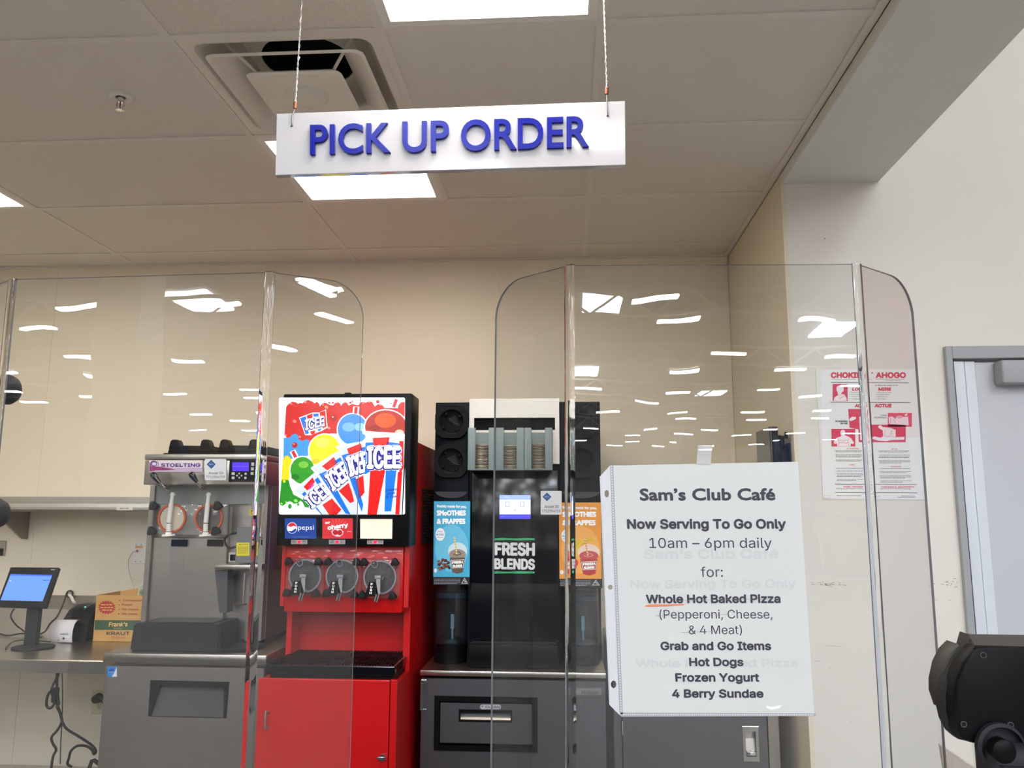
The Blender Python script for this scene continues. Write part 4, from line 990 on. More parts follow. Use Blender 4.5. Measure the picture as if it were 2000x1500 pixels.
# three taps
gl_w = mat('frost_window', (78, 76, 78), .25, 0, .5, 120, .5, 200)
for k, (x0, y0, x1, y1, cx, cy, fx, fy) in enumerate(((152, 70, 702, 658, 432, 345, 380, 0), (745, 75, 1272, 668, 990, 352, 940, 4), (1282, 80, 1850, 690, 1557, 366, 1512, 18))):
    q0 = P(*c7(x0, y0), ymf-.012); q1 = P(*c7(x1, y1), ymf-.012)
    asm = MB().box(q0.x, q1.x, ymf-.016, ymf-.001, q1.z, q0.z, .01, 3).build('face_block', clearp, t, 40)
    q = P(*c7(cx, cy), ymf-.018)
    MB()._ring(q, .063, .057, -.006, .003, 32, 'y').build('window_rim', mat('rim_grey', (150, 146, 152), .3, .4), asm, 40)
    MB().lathe(q, [(.057, -.001), (.0001, -.001), (.0001, .001), (.057, .001), (.057, -.001)], 'y', 32, caps=False).build('window_glass', gl_w, asm, 40)
    MB()._ring(P(*c7(cx-80 if k != 1 else cx-42, cy-190), ymf-.022), .0125, .0095, -.002, .002, 18, 'y').build('fill_ring', chrome, asm, 40)
    MB().lathe(P(*c7(cx+20, cy+5), ymf-.02), [(.010, 0), (.010, -.012), (.0001, -.014)], 'y', 16).build('hub', mat('rim_grey', (150, 146, 152), .3), asm, 40)
    for u, v_ in ((x0+42, y0+58), (x1-62, y0+60), (x0+14, y1-60), (x1-100, y1-50)):
        qq = P(*c7(u, v_), ymf-.018); pts = []
        for j in range(21):
            an = j*2*math.pi/21; r = .0135+.003*math.cos(3*an+1); pts.append((qq.x+r*math.cos(an), qq.z+r*math.sin(an)))
        MB().prism(pts, qq.y-.02, qq.y+.004, 'y', .002).build('knob', rubber, asm, 50)
    yt_ = ymf-.065
    a = P(*c7(fx-50, 320+fy), yt_); b = P(*c7(fx+50, 600+fy), yt_)
    MB().box(a.x+.004, b.x, yt_, yt_+.04, a.z-.012, a.z).box(b.x-.017, b.x-.002, yt_, yt_+.05, b.z, a.z-.01).build('tap_body', chrome, asm, 40)
    MB().cyl(P(*c7(fx+12, 595+fy), yt_+.02), P(*c7(fx-22, 712+fy), yt_+.02), .0095, .0085, 16).build('spout', chrome, asm, 40)
    m = MB(); Q = [P(*c7(u, v_+fy), yy) for (u, v_), yy in (((fx-118, 420), yt_-.002), ((fx-20, 420), yt_-.002), ((fx-40, 625), yt_-.03), ((fx-190, 625), yt_-.03))]
    vv = [m.bm.verts.new(p) for p in Q]+[m.bm.verts.new(p+Vector((0, .008, -.003))) for p in Q]
    for f in ((0, 1, 2, 3), (7, 6, 5, 4), (0, 4, 5, 1), (1, 5, 6, 2), (2, 6, 7, 3), (3, 7, 4, 0)): m.bm.faces.new([vv[i] for i in f])
    lv = m.build('push_lever', black, asm)
    tfp = lambda px, py, d, yt_=yt_, fy=fy: P(px, py, yt_-.002-.028*((py-1080)*7.692-420-fy)/205-.0012-d)
    pr = Print(0, fn=c7, tf=tfp)
    for j, ch in enumerate('PUSH'): pr.text(ch, fx-98-j*6, 468+fy+j*44, fx-98-j*6+34, 468+fy+j*44, 34, (238, 238, 236), 1, .04)
    pr.build('lever_lettering', ink, lv)
# drip tray
yT = 2.93
za = P(640, 1300, yT).z
tx0 = P(519, 1298, yT).x; tx1 = P(771, 1302, yT).x
MB().box(tx0, tx1, yT, 3.25, za-.032, za, .003).build('drip_tray', black_g, t)
MB().box(tx0+.015, tx1-.004, yT+.015, 3.25, za-.055, za-.032).build('tray_skirt', black, t)
m = MB()
for k in range(44): x = tx0+.016+k*(tx1-tx0-.03)/43; m.box(x-.0016, x+.0016, yT+.02, 3.23, za, za+.004)
m.box(tx0+.012, tx1-.012, yT+.08, yT+.084, za, za+.004).box(tx0+.012, tx1-.012, yT+.19, yT+.194, za, za+.004)
o = m.build('tray_grille', black, t); o['kind'] = 'stuff'
# lower cabinet
yD = 2.92; dzt = P(640, 1326, yD).z
cx0 = -1.098; cx1 = P(776, 1330, yD).x
MB().box(cx0, cx1, yD+.02, 3.30, .08, za-.055).build('cabinet', red_d, t)
MB().box(P(762, 1330, yD).x+.002, cx1, yD, yD+.02, .08, dzt, .001, 1).build('door_post', red, t)
dr = MB().box(cx0+.002, P(762, 1330, yD).x-.001, yD, yD+.02, .09, dzt-.002, .002).build('door', red, t)
q = P(*c4(872, 1430), yD); m = MB().cyl(q, q+Vector((0, -.012, 0)), .012, .011, 16); m.box(q.x-.018, q.x+.015, q.y-.016, q.y-.012, q.z-.004, q.z+.003, .001, 1); m.build('lock', chrome, dr, 40)
MB().tube([P(*c4(150, 1150), yD), P(*c4(128, 1140), yD-.02), P(*c4(124, 1195), yD-.022), P(*c4(124, 1248), yD-.02), P(*c4(146, 1238), yD)], .004, 8, 2).build('handle', steel_d, dr, 40)

# ------------------------------------------------------------------ smoothie machine on its base cabinet
c5 = crop(820, 760, 5); c6 = crop(820, 1040, 3.26)
BZ = .90
BLX, BRX = P(820, 1307, 3.17).x, P(1184, 1317, 3.17).x; yB_ = 3.17
t = thing('base_cabinet', 'grey steel cabinet with a framed pull-out bin, under the smoothie machine', 'cabinet', ((BLX+BRX)/2, 3.5, 0))
lz = P(900, 1321, yB_).z
MB().box(BLX, BRX, yB_, 3.98, lz, BZ, .004).build('worktop', steel_h, t, 40)
MB().box(BLX+.012, BRX-.004, yB_+.06, 3.95, .08, lz).build('cabinet_body', steel_g, t)
MB().box(BLX+.012, BRX-.004, yB_+.04, yB_+.06, lz-.02, lz).build('dark_gap', void, t)
yd2 = yB_+.012
hd0, hd1 = P(*c6(95, 1038), yd2), P(*c6(750, 1400), yd2)
dz2 = P(*c6(400, 935), yd2).z
m = MB(); hole_plate(m, [(BLX+.006, dz2), (BRX-.003, dz2), (BRX-.003, .09), (BLX+.006, .09)], [(hd0.x, hd0.z), (hd1.x, hd0.z), (hd1.x, hd1.z), (hd0.x, hd1.z)], yd2, yd2+.045)
dr = m.build('front_panel', steel_g, t)
MB().frame(hd0.x-.0, hd1.x, hd1.z, hd0.z, .019, yd2-.006, yd2+.02).build('bin_gasket', black, t)
i0, i1 = P(*c6(132, 1082), yd2+.002), P(*c6(715, 1350), yd2+.002)
h0, h1 = P(*c6(248, 1125), yd2), P(*c6(588, 1212), yd2)
m = MB(); hole_plate(m, [(i0.x, i0.z), (i1.x, i0.z), (i1.x, i1.z), (i0.x, i1.z)], [(h0.x, h0.z), (h1.x, h0.z), (h1.x, h1.z), (h0.x, h1.z)], yd2+.000, yd2+.012)
bf = m.build('bin_front', steel_g, t)
MB().frame(h0.x, h1.x, h1.z, h0.z, .006, yd2-.001, yd2+.012).build('grip_rim', black, bf)
m = MB().prism([(yd2+.04, h0.z), (yd2+.045, h0.z), (yd2+.012, h1.z), (yd2+.007, h1.z)], h0.x, h1.x, 'x'); m.build('grip_scoop', steel, bf)
MB().box(hd0.x, hd1.x, yd2+.046, yd2+.05, hd1.z, hd0.z).build('bin_back', void, t)
pr = Print(yd2-.0005, fn=c6); pr.rrect(384, 1096, 516, 1126, 12, (186, 186, 190), 1); pr.text('* CLEAN', 392, 1117, 508, 1119, 14, (50, 50, 56), 2, .02); pr.build('bin_label', ink, bf)
pr = Print(yd2-.0006, fn=c6); pr.rrect(988, 988, 1160, 1036, 5, (92, 92, 94), 1); pr.rrect(992, 992, 1156, 1032, 4, (118, 117, 118), 2); pr.text('Multiplex', 1028, 1028, 1136, 1030, 22, (52, 50, 52), 3, .01, (.15, -1)); pr.build('name_plate', ink, t)
MB().pbox(*c6(4, 935), *c6(42, 1136), yd2-.02, .02, .003).build('side_bracket', clearp, t)
for x in (BLX+.05, BRX-.05):
    for y in (3.25, 3.9): MB().cyl((x, y, 0), (x, y, .08), .02, seg=12).build('foot', rubber, t)

yS = 3.30
t = thing('smoothie_machine', 'black smoothie machine with two towers, cup lid holder and touch display', 'smoothie machine', (-.2, 3.5, BZ))
BZ += .0015
lx0, lx1 = P(851, 786, yS).x, P(917, 786, yS).x
rx0, rx1 = P(1092, 786, yS).x, P(1171.5, 786, yS).x
tz = P(870, 786, yS).z; cz_ = P(1000, 779, yS).z
navy = mat('navy_black_plastic', (9, 15, 22), .4, 0, .1, 30, spec=.12)
MB().box(lx1+.0, rx0, yS+.02, 3.95, BZ, cz_-.002).build('machine_body', navy, t)
# towers: upper column, poster, rinse chamber
for side, (xa, xb, pc) in enumerate(((lx0, lx1, c5), (rx0, rx1, c5))):
    s_ = 'left' if side == 0 else 'right'
    pz = P(860, 979 if side == 0 else 981, yS).z; pb = P(860, 1127 if side == 0 else 1131, yS).z; cb = P(870, 1262, yS).z
    tw_ = MB().box(xa, xb, yS, 3.9, pb-.03, tz, .003).build('tower', navy, t, 40)
    MB().box(xa, xb, yS+.16, 3.9, BZ, pb-.03).build('tower_back', navy, t)
    xm = (xa+xb)/2+(.004 if side else 0)
    for k_, zz in enumerate((P(884, 825, yS).z, P(884, 901, yS).z)):
        m = MB(); pts = []
        R_o = .0675
        for j in range(32):
            an = j*2*math.pi/32; r = min(R_o/max(abs(math.cos(an)), abs(math.sin(an)), 1e-6), R_o*1.13); pts.append((xm+r*math.cos(an), zz+r*math.sin(an)))
        inner = [(xm+.052*math.cos(j*2*math.pi/32), zz+.052*math.sin(j*2*math.pi/32)) for j in range(32)]
        hole_plate(m, pts, inner, yS-.03, yS); cp = m.build('cup_port', black, tw_, 40)
        MB().lathe((xm, yS-.0, zz), [(.052, -.03), (.046, -.004), (.0001, -.003)], 'y', 28, caps=False).build('port_funnel', void, tw_, 40)
        for j in range(4): an = j*math.pi/2+.6; MB().box(xm+.041*math.cos(an)-.006, xm+.041*math.cos(an)+.006, yS-.022, yS-.01, zz+.041*math.sin(an)-.006, zz+.041*math.sin(an)+.006, .002).build('port_finger', black, tw_)
        pr = Print(yS-.0245); u = random.uniform(-.6, .8)
        qx, qy = ((884, 825), (883, 902))[k_] if side == 0 else ((1137, 822), (1135, 905))[k_]
        for j in range(7): pr.line(qx-9+j*2+random.uniform(-2, 2), qy-7+j*1.6, qx+6+j*1.2, qy-12+j*3, .5, (70, 84, 96), 1)
        if side == 0: pr.build('port_scratches', ink, tw_)
    # dished recess above the poster
    zc = P(880, 966, yS).z
    m = MB(); m.prism([(xa+.005, zc+.012), (xb-.005, zc+.012)]+[(xm+(xb-xm-.006)*math.cos(math.pi*j/10), zc+.012-.026*math.sin(math.pi*j/10)) for j in range(1, 10)], yS-.003, yS-.001); m.build('tower_lip', mat('lip_shade', (40, 42, 46), .3), tw_)
    # rinse chamber
    MB().lathe((xm, yS+.07, cb), [(.066, .0), (.066, pb-.03-cb)], 'z', 28).build('rinse_cylinder', tealglass, t, 60)
    MB().lathe((xm, yS+.07, BZ), [(.070, 0), (.070, .02), (.067, .022), (.067, cb-BZ+.006), (.05, cb-BZ+.006)], 'z', 32).build('cylinder_base', black, t, 40)
    MB().lathe((xm, yS+.07, cb), [(.052, .008), (.052, .018), (.04, .020), (.0001, .020)], 'z', 28).build('chamber_plate', steel, t, 40)
    MB().box(xm-.004, xm+.010, yS+.065, yS+.072, P(885, 1233, yS).z, P(885, 1204, yS).z, .002).cyl((xm+.003, yS+.07, cb+.02), (xm+.003, yS+.07, P(885, 1233, yS).z), .004, seg=10).build('nozzle', white_p, t)
    MB()._ring((xm, yS+.07, pb-.085), .0655, .062, 0, .02, 28, 'z').build('chamber_band', mat('teal_band', (70, 84, 92), .4), t, 40)
def poster(pr, blue):
    bg = (70, 168, 206) if blue else (226, 150, 58)
    pr.rect(0, 0, 100, 210, bg, 1)
    tint = (104, 190, 222) if blue else (236, 168, 84)
    pr.ell(50, 130, 46, 66, tint, 2, 24)
    pr.text('freshly made for you.', 8, 17, 90, 19, 7.5, (240, 244, 246), 3, .03)
    pr.text('SMoOTHiES', 8, 40, 88, 40, 15, (246, 248, 250), 3, .05, font=0); pr.text('& FRAPPES', 8, 63, 87, 63, 15, (246, 248, 250), 3, .05, font=0)
    pr.ell(18, 92, 13, 18, (236, 240, 242), 3, 20); pr.text('100%', 11, 86, 24, 86, 4, (110, 150, 170), 4, .02); pr.text('NATURAL', 7, 95, 29, 95, 5.5, (110, 150, 170), 4, .02); pr.scribble(9, 99, 27, 1.6, (130, 160, 180), 4)
    if blue:
        for k in range(26): pr.ell(13+random.random()*34, 176+random.gauss(0, 6), 4.5, 3.6, random.choice([(74, 42, 34), (96, 58, 44), (60, 34, 28), (130, 84, 66)]), 4+k*.1, 10, random.random()*3)
        body, foam = (96, 84, 74), (150, 138, 124)
    else:
        for k in range(5): pr.path([(22+k*9, 160-k*3), (14+k*10, 140-k*6), (26+k*11, 118-k*4), (50+k*8, 104)], 7, [(206, 176, 30), (226, 196, 44)][k % 2], 3+k*.1)
        pr.ell(26, 158, 12, 14, (226, 214, 130), 4); pr.ell(34, 166, 11, 12, (212, 40, 50), 5); pr.ell(28, 178, 13, 9, (222, 60, 66), 6); pr.ell(28, 180, 7, 5, (240, 160, 150), 7)
        pr.poly([(22, 158), (28, 150), (32, 158), (40, 152), (36, 162), (26, 164)], (70, 120, 40), 8); body, foam = (176, 44, 50), (190, 70, 70)
    cx = 66 if blue else 70
    pr.ell(cx, 138, 26, 24, (200, 222, 228) if blue else (232, 206, 188), 9, 24); pr.ell(cx, 147, 23, 14, foam, 10, 24)
    pr.path([(cx-12, 146), (cx-2, 150), (cx+10, 146), (cx+4, 140), (cx-6, 142)], 1.8, (50, 40, 34) if blue else (226, 150, 140), 11)
    pr.poly([(cx-21, 156), (cx+21, 156), (cx+15, 196), (cx, 201), (cx-14, 196)], body, 11)
    pr.line(cx-9, 100, cx-2, 146, 3.6, (232, 214, 150) if blue else (226, 190, 150), 12)
    for k in range(6): pr.line(cx-9+k*1.1-1.5, 104+k*7, cx-9+k*1.1+2.5, 107+k*7, 1.6, (180, 140, 50) if blue else (190, 60, 50), 13)
    pr.poly([(cx-18, 163), (cx+19, 161), (cx+16, 184), (cx-14, 186)], (230, 228, 222), 12); pr.poly([(cx-16.5, 164.5), (cx+17.5, 162.5), (cx+15, 182.5), (cx-13, 184.5)], (60, 52, 48) if blue else (150, 40, 44), 13)
    pr.text('FRESH', cx-14, 174, cx+15, 172.5, 8, (238, 236, 230), 14, .05, (-.05, -1)); pr.text('BLENDS', cx-12, 183, cx+13, 182, 7, (238, 236, 230), 14, .05)
    pr.ell(6, 192, 4.5, 6, (226, 234, 238), 3, 12)
for k, (xa, xb, ty, by, lab) in enumerate(((847.5, 918.5, 979, 1127, 'blue printed panel with a coffee drink'), (1091.5, 1174, 981.5, 1130.5, 'orange printed panel with a fruit drink'))):
    f = lambda x, y, xa=xa, xb=xb, ty=ty, by=by: (xa+(xb-xa)*x/100-(y/210)*1.2*(1 if xa < 1000 else -1), ty+(by-ty)*y/210)
    pr = Print(yS-.002, .00015, fn=f); poster(pr, k == 0); pr.build('tower_panel', ink_mat('panel_print', .12, .25), t, lab)
    pr = Print(yS-.002, fn=f); pr.rect(0, 210, 100, 232, (14, 16, 20), 1); pr.scribble(2, 215, 74, 1.6, (150, 154, 160), 2, 4, 4)
    pr.poly([(86, 212), (95, 228), (77, 228)], (206, 208, 212), 2); pr.poly([(86, 215), (92.5, 226.5), (79.5, 226.5)], (16, 18, 22), 3); pr.line(84, 219, 89, 224, 2, (206, 208, 212), 4)
    pr.build('notice_strip', ink, t)
# centre column: steel head, dark slot, lid holder
ym = yS-.01
a, b = P(917, 779, ym), P(1092, 779, ym); zs0, zs1 = P(1000, 816, ym).z, P(1000, 840, ym).z; zh = P(1000, 916, ym).z
sx0, sx1 = P(926, 820, ym).x, P(1084, 820, ym).x
m = MB(); hole_plate(m, [(a.x, a.z), (b.x, a.z), (b.x, P(1088, 906, ym).z), (a.x, P(1088, 906, ym).z)], [(sx0, zs0), (sx1, zs0), (sx1, zs1), (sx0, zs1)], ym, ym+.03)
m.build('steel_head', steel_h, t)
MB().box(sx0, sx1, ym+.028, ym+.031, zs1, zs0).build('dark_slot', void, t)
LIDS = []
hol = mat('holder_grey', (132, 146, 148), .45, 0, .05)
for k, (u0, u1, g0, g1, lt) in enumerate(((470, 735, 545, 672, 520), (742, 1016, 820, 945, 535), (1019, 1295, 1090, 1222, 530))):
    yh_ = ym-.085; q0 = P(*c5(u0, 376), yh_); q1 = P(*c5(u1, 782), yh_); ga = P(*c5(g0, 400), yh_).x; gb = P(*c5(g1, 400), yh_).x
    hm = MB().box(q0.x, ga, yh_, yh_+.012, q1.z, q0.z, .003).build('holder_cheek', hol, t, 40)
    MB().box(gb, q1.x, yh_, yh_+.012, q1.z, q0.z, .003).build('holder_cheek', hol, t, 40)
    MB().box(q0.x, q0.x+.003, yh_+.012, ym, q1.z, q0.z-.006).box(q1.x-.003, q1.x, yh_+.012, ym, q1.z, q0.z-.006).box(q0.x+.003, q1.x-.003, ym-.006, ym-.001, q1.z, q0.z-.012).box(q0.x, q1.x, yh_+.0, ym, q1.z-.003, q1.z).build('holder_channel', hol, t)
    LIDS.append(((q0.x+q1.x)/2, yh_+.05, q1.z, P(*c5(600, lt), yh_).z, k, (ga+gb)/2))
# glossy centre door, display, logo
dz0 = P(1000, 920, ym).z; dz1 = P(1000, 1254, ym).z
cx0, cx1 = P(921, 1000, ym).x, P(1090, 1000, ym).x
MB().box(cx0, cx1, ym, ym+.03, P(1000, 1140, ym).z, zh-.006, .003).build('centre_panel', black_g, t, 40)
MB().box(cx0, cx1, ym+.01, ym+.03, dz1, P(1000, 1140, ym).z).build('chamber_door', black_g, t)
MB().box(cx0, cx1, ym-.06, ym+.01, BZ, dz1-.002, .004).build('drip_ledge', black, t, 40)
MB().box(cx0+.01, cx1-.01, ym-.05, ym-.005, dz1-.002, dz1+.003).build('drip_grid', void, t)
pr = Print(ym-.0006, fn=c5); pr.rect(778, 1035, 1081, 1267, (226, 232, 255), 1); pr.rect(778, 1035, 1081, 1080, (150, 172, 246), 2); pr.rect(778, 1222, 1081, 1267, (72, 70, 236), 2)
for x in (834, 980): pr.rrect(x, 1100, x+42, 1148, 4, (70, 80, 180), 2); pr.rrect(x+4, 1103, x+38, 1144, 3, (212, 220, 255), 3); pr.line(x+8, 1156, x+30, 1156, 2, (150, 160, 220), 2)
pr.ell(929, 1182, 5, 11, (130, 140, 200), 2); pr.scribble(908, 1200, 950, 3, (150, 160, 220), 2); pr.scribble(826, 1055, 862, 3, (230, 236, 255), 3); pr.scribble(790, 1243, 830, 3, (150, 150, 250), 3)
pr.build('display', ink_scr, t)
pr = Print(ym-.0006, fn=c5); asset(pr, 1180, 994, 1385, 1226, '7712954715'); pr.build('asset_label', ink, t)
pr = Print(ym-.0008, fn=c6)
WT = (226, 228, 230)
pr.text('FRESH', 476, 146, 733, 150, 84, WT, 2, .032); pr.text('BLENDS', 474, 234, 733, 238, 70, WT, 2, .032)
pr.poly([(474, 38), (520, 34), (600, 38), (690, 35), (732, 37), (731, 49), (640, 50), (560, 48), (476, 50)], (58, 172, 108), 1); pr.poly([(476, 247), (560, 250), (640, 246), (731, 249), (730, 261), (640, 262), (560, 260), (474, 262)], (58, 172, 108), 1)
pr.build('logo', ink, t)
# lids in the holder
lidm = mat('clear_lid', (206, 196, 180), .15, .1, .25, 50, trans=.3)
proto = None
for (x, y, z0, z1, k, _) in LIDS:
    n_ = int((z1-z0)/.006); 
    for j in range(n_):
        z = z0+.002+j*.006
        if proto is None:
            proto = MB().lathe((x, y, z), [(.040, 0), (.0415, .0012), (.0405, .0028), (.036, .0040), (.0001, .0042)], 'z', 20).build('cup_lid', lidm, None, 60); p0 = Vector((x, y, z)); o = proto
        else: o = copy_part(proto, None, Vector((x, y, z))-p0)
        where = ('left', 'middle', 'right')[k]
        if j == n_-1: tag(o, 'clear plastic cup lid on top of the %s stack of lids' % where, 'lid', None)
        else: tag(o, 'clear plastic cup lid within the %s stack of lids' % where, 'lid', 'cup lids within the %s stack' % where)
# ------------------------------------------------------------------ right-hand cabinet and wall monitor
yR = 3.20
a0, a1 = P(1217, 1450, yR), P(1499, 1450, yR); a2 = P(1523, 1450, yR)
t = thing('reach_in_cabinet', 'dark stainless cabinet with a flush steel latch, beside the pale wall corner', 'cabinet', ((a0.x+a2.x)/2, 3.5, 0))
ct = .93
p0 = P(1199, 1450, yR).x
MB().box(p0+.002, a2.x-.001, yR+.03, 3.98, .08, ct).build('cabinet_body', steel_g, t)
MB().box(p0, a0.x-.004, yR, yR+.03, .08, ct, .002).build('door_post', steel_g, t)
MB().box(a1.x+.004, a2.x, yR, yR+.03, .08, ct, .002).build('door_post', steel_d, t)
c8 = crop(1180, 1380, 3.846)
l0, l1 = P(*c8(1036, 146), yR-.002), P(*c8(1166, 412), yR-.002)
i0, i1 = P(*c8(1060, 185), yR-.002), P(*c8(1145, 375), yR-.002)
m = MB(); hole_plate(m, [(a0.x, ct-.02), (a1.x, ct-.02), (a1.x, .09), (a0.x, .09)], [(i0.x, i0.z), (i1.x, i0.z), (i1.x, i1.z), (i0.x, i1.z)], yR-.002, yR+.028)
dr = m.build('door', steel_g, t)
m = MB(); hole_plate(m, [(l0.x, l0.z), (l1.x, l0.z), (l1.x, l1.z), (l0.x, l1.z)], [(i0.x, i0.z), (i1.x, i0.z), (i1.x, i1.z), (i0.x, i1.z)], yR-.006, yR-.002)
la = m.build('latch_plate', steel, dr)
m = MB().prism([(yR+.02, i0.z), (yR+.024, i0.z), (yR+.006, i1.z+.002), (yR+.0, i1.z+.002), (yR+.015, i1.z+.02)], i0.x, i1.x, 'x'); m.build('latch_pocket', steel, dr)
MB().box(i0.x+.002, i1.x-.001, yR-.006, yR+.012, i1.z+.002, i1.z+.018, .003).build('latch_lip', chrome, dr, 40)
MB().tube([(l0.x-.003, yR-.008, l0.z), (l1.x, yR-.008, l0.z)], .003, 8, 0).build('latch_edge', chrome, dr, 40)
MB().cyl((a0.x-.002, yR-.004, P(1217, 1408, yR).z), (a0.x-.002, yR-.004, P(1217, 1434, yR).z), .004, seg=10).build('hinge_pin', chrome, t)
MB().box(p0, a2.x, yR-.005, 3.98, ct, ct+.025, .003).build('cabinet_top', steel_h, t)

cw = crop(1440, 800, 11.11)
t = thing('wall_monitor', 'black wall monitor seen from its edge, on a bracket by the wall corner', 'monitor', (XR-.002, 3.1, 1.7))
yn, yfar = 3.08, 3.30
zT = P(1502, 833, yn).z; xf = P(1503, 840, yn).x
xb = P(1523, 840, yn).x
zB_ = 1.58
MB().box(xf, xf+.010, yn, yfar, zB_, zT, .002).build('screen_glass', black_g, t)
MB().box(xf+.010, xb-.006, yn, yfar, zB_, zT, .004).build('bezel', black, t, 40)
MB().box(xb-.006, xb+.012, yn+.03, yfar-.03, zB_+.05, zT-.03, .003).build('rear_cover', black, t, 40)
MB().box(xb+.012, XR-.008, yn+.06, yn+.12, P(1500, 876, yn).z, P(1500, 867, yn).z, .002).build('mount_arm', black, t)
MB().box(XR-.010, XR-.0005, yn+.03, yn+.15, zB_+.03, zT-.06, .002).build('mount_plate', black, t)
q = P(*cw(1005, 590), yn+.03); q2 = P(*cw(1150, 560), yn+.03)
MB().box(xb+.0, q.x+.004, yn+.03, yn+.06, q.z-.035, q.z+.004, .003).build('tilt_joint', black, t)
MB().tube([(q.x, yn+.04, q.z), (XR-.014, yn+.04, q.z+.005)], .0022, 6, 0).cyl((XR-.016, yn+.025, q2.z-.012), (XR-.016, yn+.025, q2.z+.012), .006, seg=10).build('tilt_knob', black, t)
MB().box(xb+.0, XR-.001, yn+.02, yn+.14, zB_-.03, zB_+.03, .003).build('lower_bracket', black, t)

# ------------------------------------------------------------------ choking notice
cp_ = crop(1600, 710, 5.357)
yP = YF-.0015
A_, B_ = P(1593, 722, yP), P(1817, 976, yP)
xr3 = P(1797, 722, yP).x
t = thing('notice_poster', 'laminated white and red first aid notice on the pale wall', 'poster', ((A_.x+xr3)/2, yP, B_.z))
MB().box(A_.x, xr3, yP-.0006, yP, B_.z, A_.z).build('laminate', mat('laminate', (226, 224, 214), .25, 0, .02, 4), t)
pr = Print(yP-.0009, .0002, fn=cp_)
CR = (214, 38, 84); DK = (56, 56, 66); PK = (226, 70, 104)
pr.poly([(12, 60), (1015, 60), (1130, 1425), (38, 1412)], (232, 232, 230), 1)
sl = lambda x, y: x
pr.text('CHOKING', 120, 153, 515, 153, 62, (206, 40, 70), 2, .045); pr.text('·', 545, 128, 562, 128, 60, (206, 40, 70), 2, .04); pr.text('AHOGO', 590, 153, 908, 153, 62, (206, 40, 70), 2, .045)
pr.scribble(126, 162, 380, 4, DK); pr.scribble(400, 164, 545, 4, DK); pr.scribble(590, 163, 890, 4, DK); pr.scribble(690, 177, 855, 4, DK)
for y, x0, x1 in ((199, 118, 935), (408, 115, 955), (1264, 165, 1020), (1352, 170, 1028)): pr.line(x0, y-2, x1, y+2, 6, (44, 44, 54), 3)
pr.text('4 Minutes to Live', 320, 236, 520, 236, 14, DK, 2, .02); pr.text('4 Minutos para Vivir', 585, 235, 825, 235, 15, DK, 2, .02)
pr.text('LOOK', 342, 286, 480, 286, 34, (206, 40, 70), 2, .05, (.2, -1)); pr.text('MIRE', 615, 286, 750, 286, 36, (214, 44, 70), 2, .05, (.2, -1))
for k, (l_, r_) in enumerate((('Hand at throat', 'Manos en el cuello'), ('Cannot speak', 'No puede hablar'), ('Turns blue', 'Se pone azul'), ('Collapses', 'Se cae'))):
    y = 305+k*23
    for x, s_, w2 in ((332, l_, 110), (606, r_, 150-k*20)): pr.text(s_, x+k*1.5, y, x+w2, y+1, 9, DK, 2, .02); pr.ell(x-12, y-5, 3, 3, DK, 2, 8)
pr.rect(140, 214, 298, 394, CR, 2); pr.rect(143, 217, 295, 391, (208, 34, 82), 3)
W_ = (240, 228, 232)
pr.poly([(180, 250), (196, 232), (222, 226), (248, 236), (258, 252), (252, 262), (264, 268), (252, 276), (256, 288), (240, 300), (228, 318), (262, 322), (286, 360), (288, 391), (150, 391), (162, 352), (196, 330), (192, 300), (182, 280)], W_, 4)
pr.path([(192, 322), (212, 334), (240, 326)], 3, CR, 5); pr.path([(200, 350), (222, 362), (250, 352)], 3, CR, 5); pr.path([(214, 376), (240, 350), (262, 340)], 3, CR, 5)
pr.text('ACT', 370, 460, 470, 460, 38, (214, 44, 70), 2, .05, (.15, -1)); pr.text('ACTUE', 578, 461, 756, 461, 40, (214, 44, 70), 2, .05, (.1, -1))
pr.poly([(302, 476), (500, 474), (520, 822), (414, 824), (410, 690), (318, 672)], CR, 2)
pr.poly([(316, 580), (345, 556), (384, 560), (384, 580), (340, 600), (320, 600)], W_, 3); pr.poly([(420, 560), (450, 540), (480, 560), (486, 640), (500, 800), (430, 800), (424, 660)], W_, 3)
pr.text('STANDING', 168, 613, 298, 613, 18, DK, 2, .05); pr.text('DE PIE', 222, 636, 298, 636, 18, DK, 2, .05)
pr.text('LYING', 640, 549, 706, 549, 15, (60, 96, 116), 2, .03); pr.text('ACOSTADO', 574, 573, 708, 573, 16, (60, 96, 116), 2, .03)
pr.rect(128, 684, 378, 868, CR, 2)
pr.poly([(222, 710), (240, 692), (262, 696), (272, 714), (268, 748), (300, 762), (330, 778), (366, 830), (352, 844), (330, 836), (330, 866), (188, 866), (186, 838), (160, 840), (150, 820), (176, 780), (232, 760), (222, 736)], W_, 3)
pr.path([(196, 790), (210, 812), (200, 864)], 3, CR, 4); pr.path([(312, 785), (300, 812), (312, 864)], 3, CR, 4); pr.path([(214, 800), (256, 812), (300, 798)], 3, CR, 4); pr.path([(206, 832), (240, 826), (280, 834), (306, 828)], 4, CR, 4); pr.path([(226, 722), (240, 734), (262, 726)], 3, CR, 4)
pr.rect(540, 640, 906, 824, CR, 2)
pr.poly([(614, 660), (632, 646), (652, 650), (662, 664), (740, 672), (800, 694), (800, 770), (880, 768), (892, 760), (890, 796), (760, 800), (700, 812), (620, 806), (555, 788), (556, 770), (580, 762), (640, 776), (668, 760), (664, 700), (630, 680)], W_, 3)
pr.path([(690, 690), (682, 758), (740, 764), (752, 712)], 3, CR, 4); pr.path([(756, 700), (764, 764), (800, 776)], 3, CR, 4)
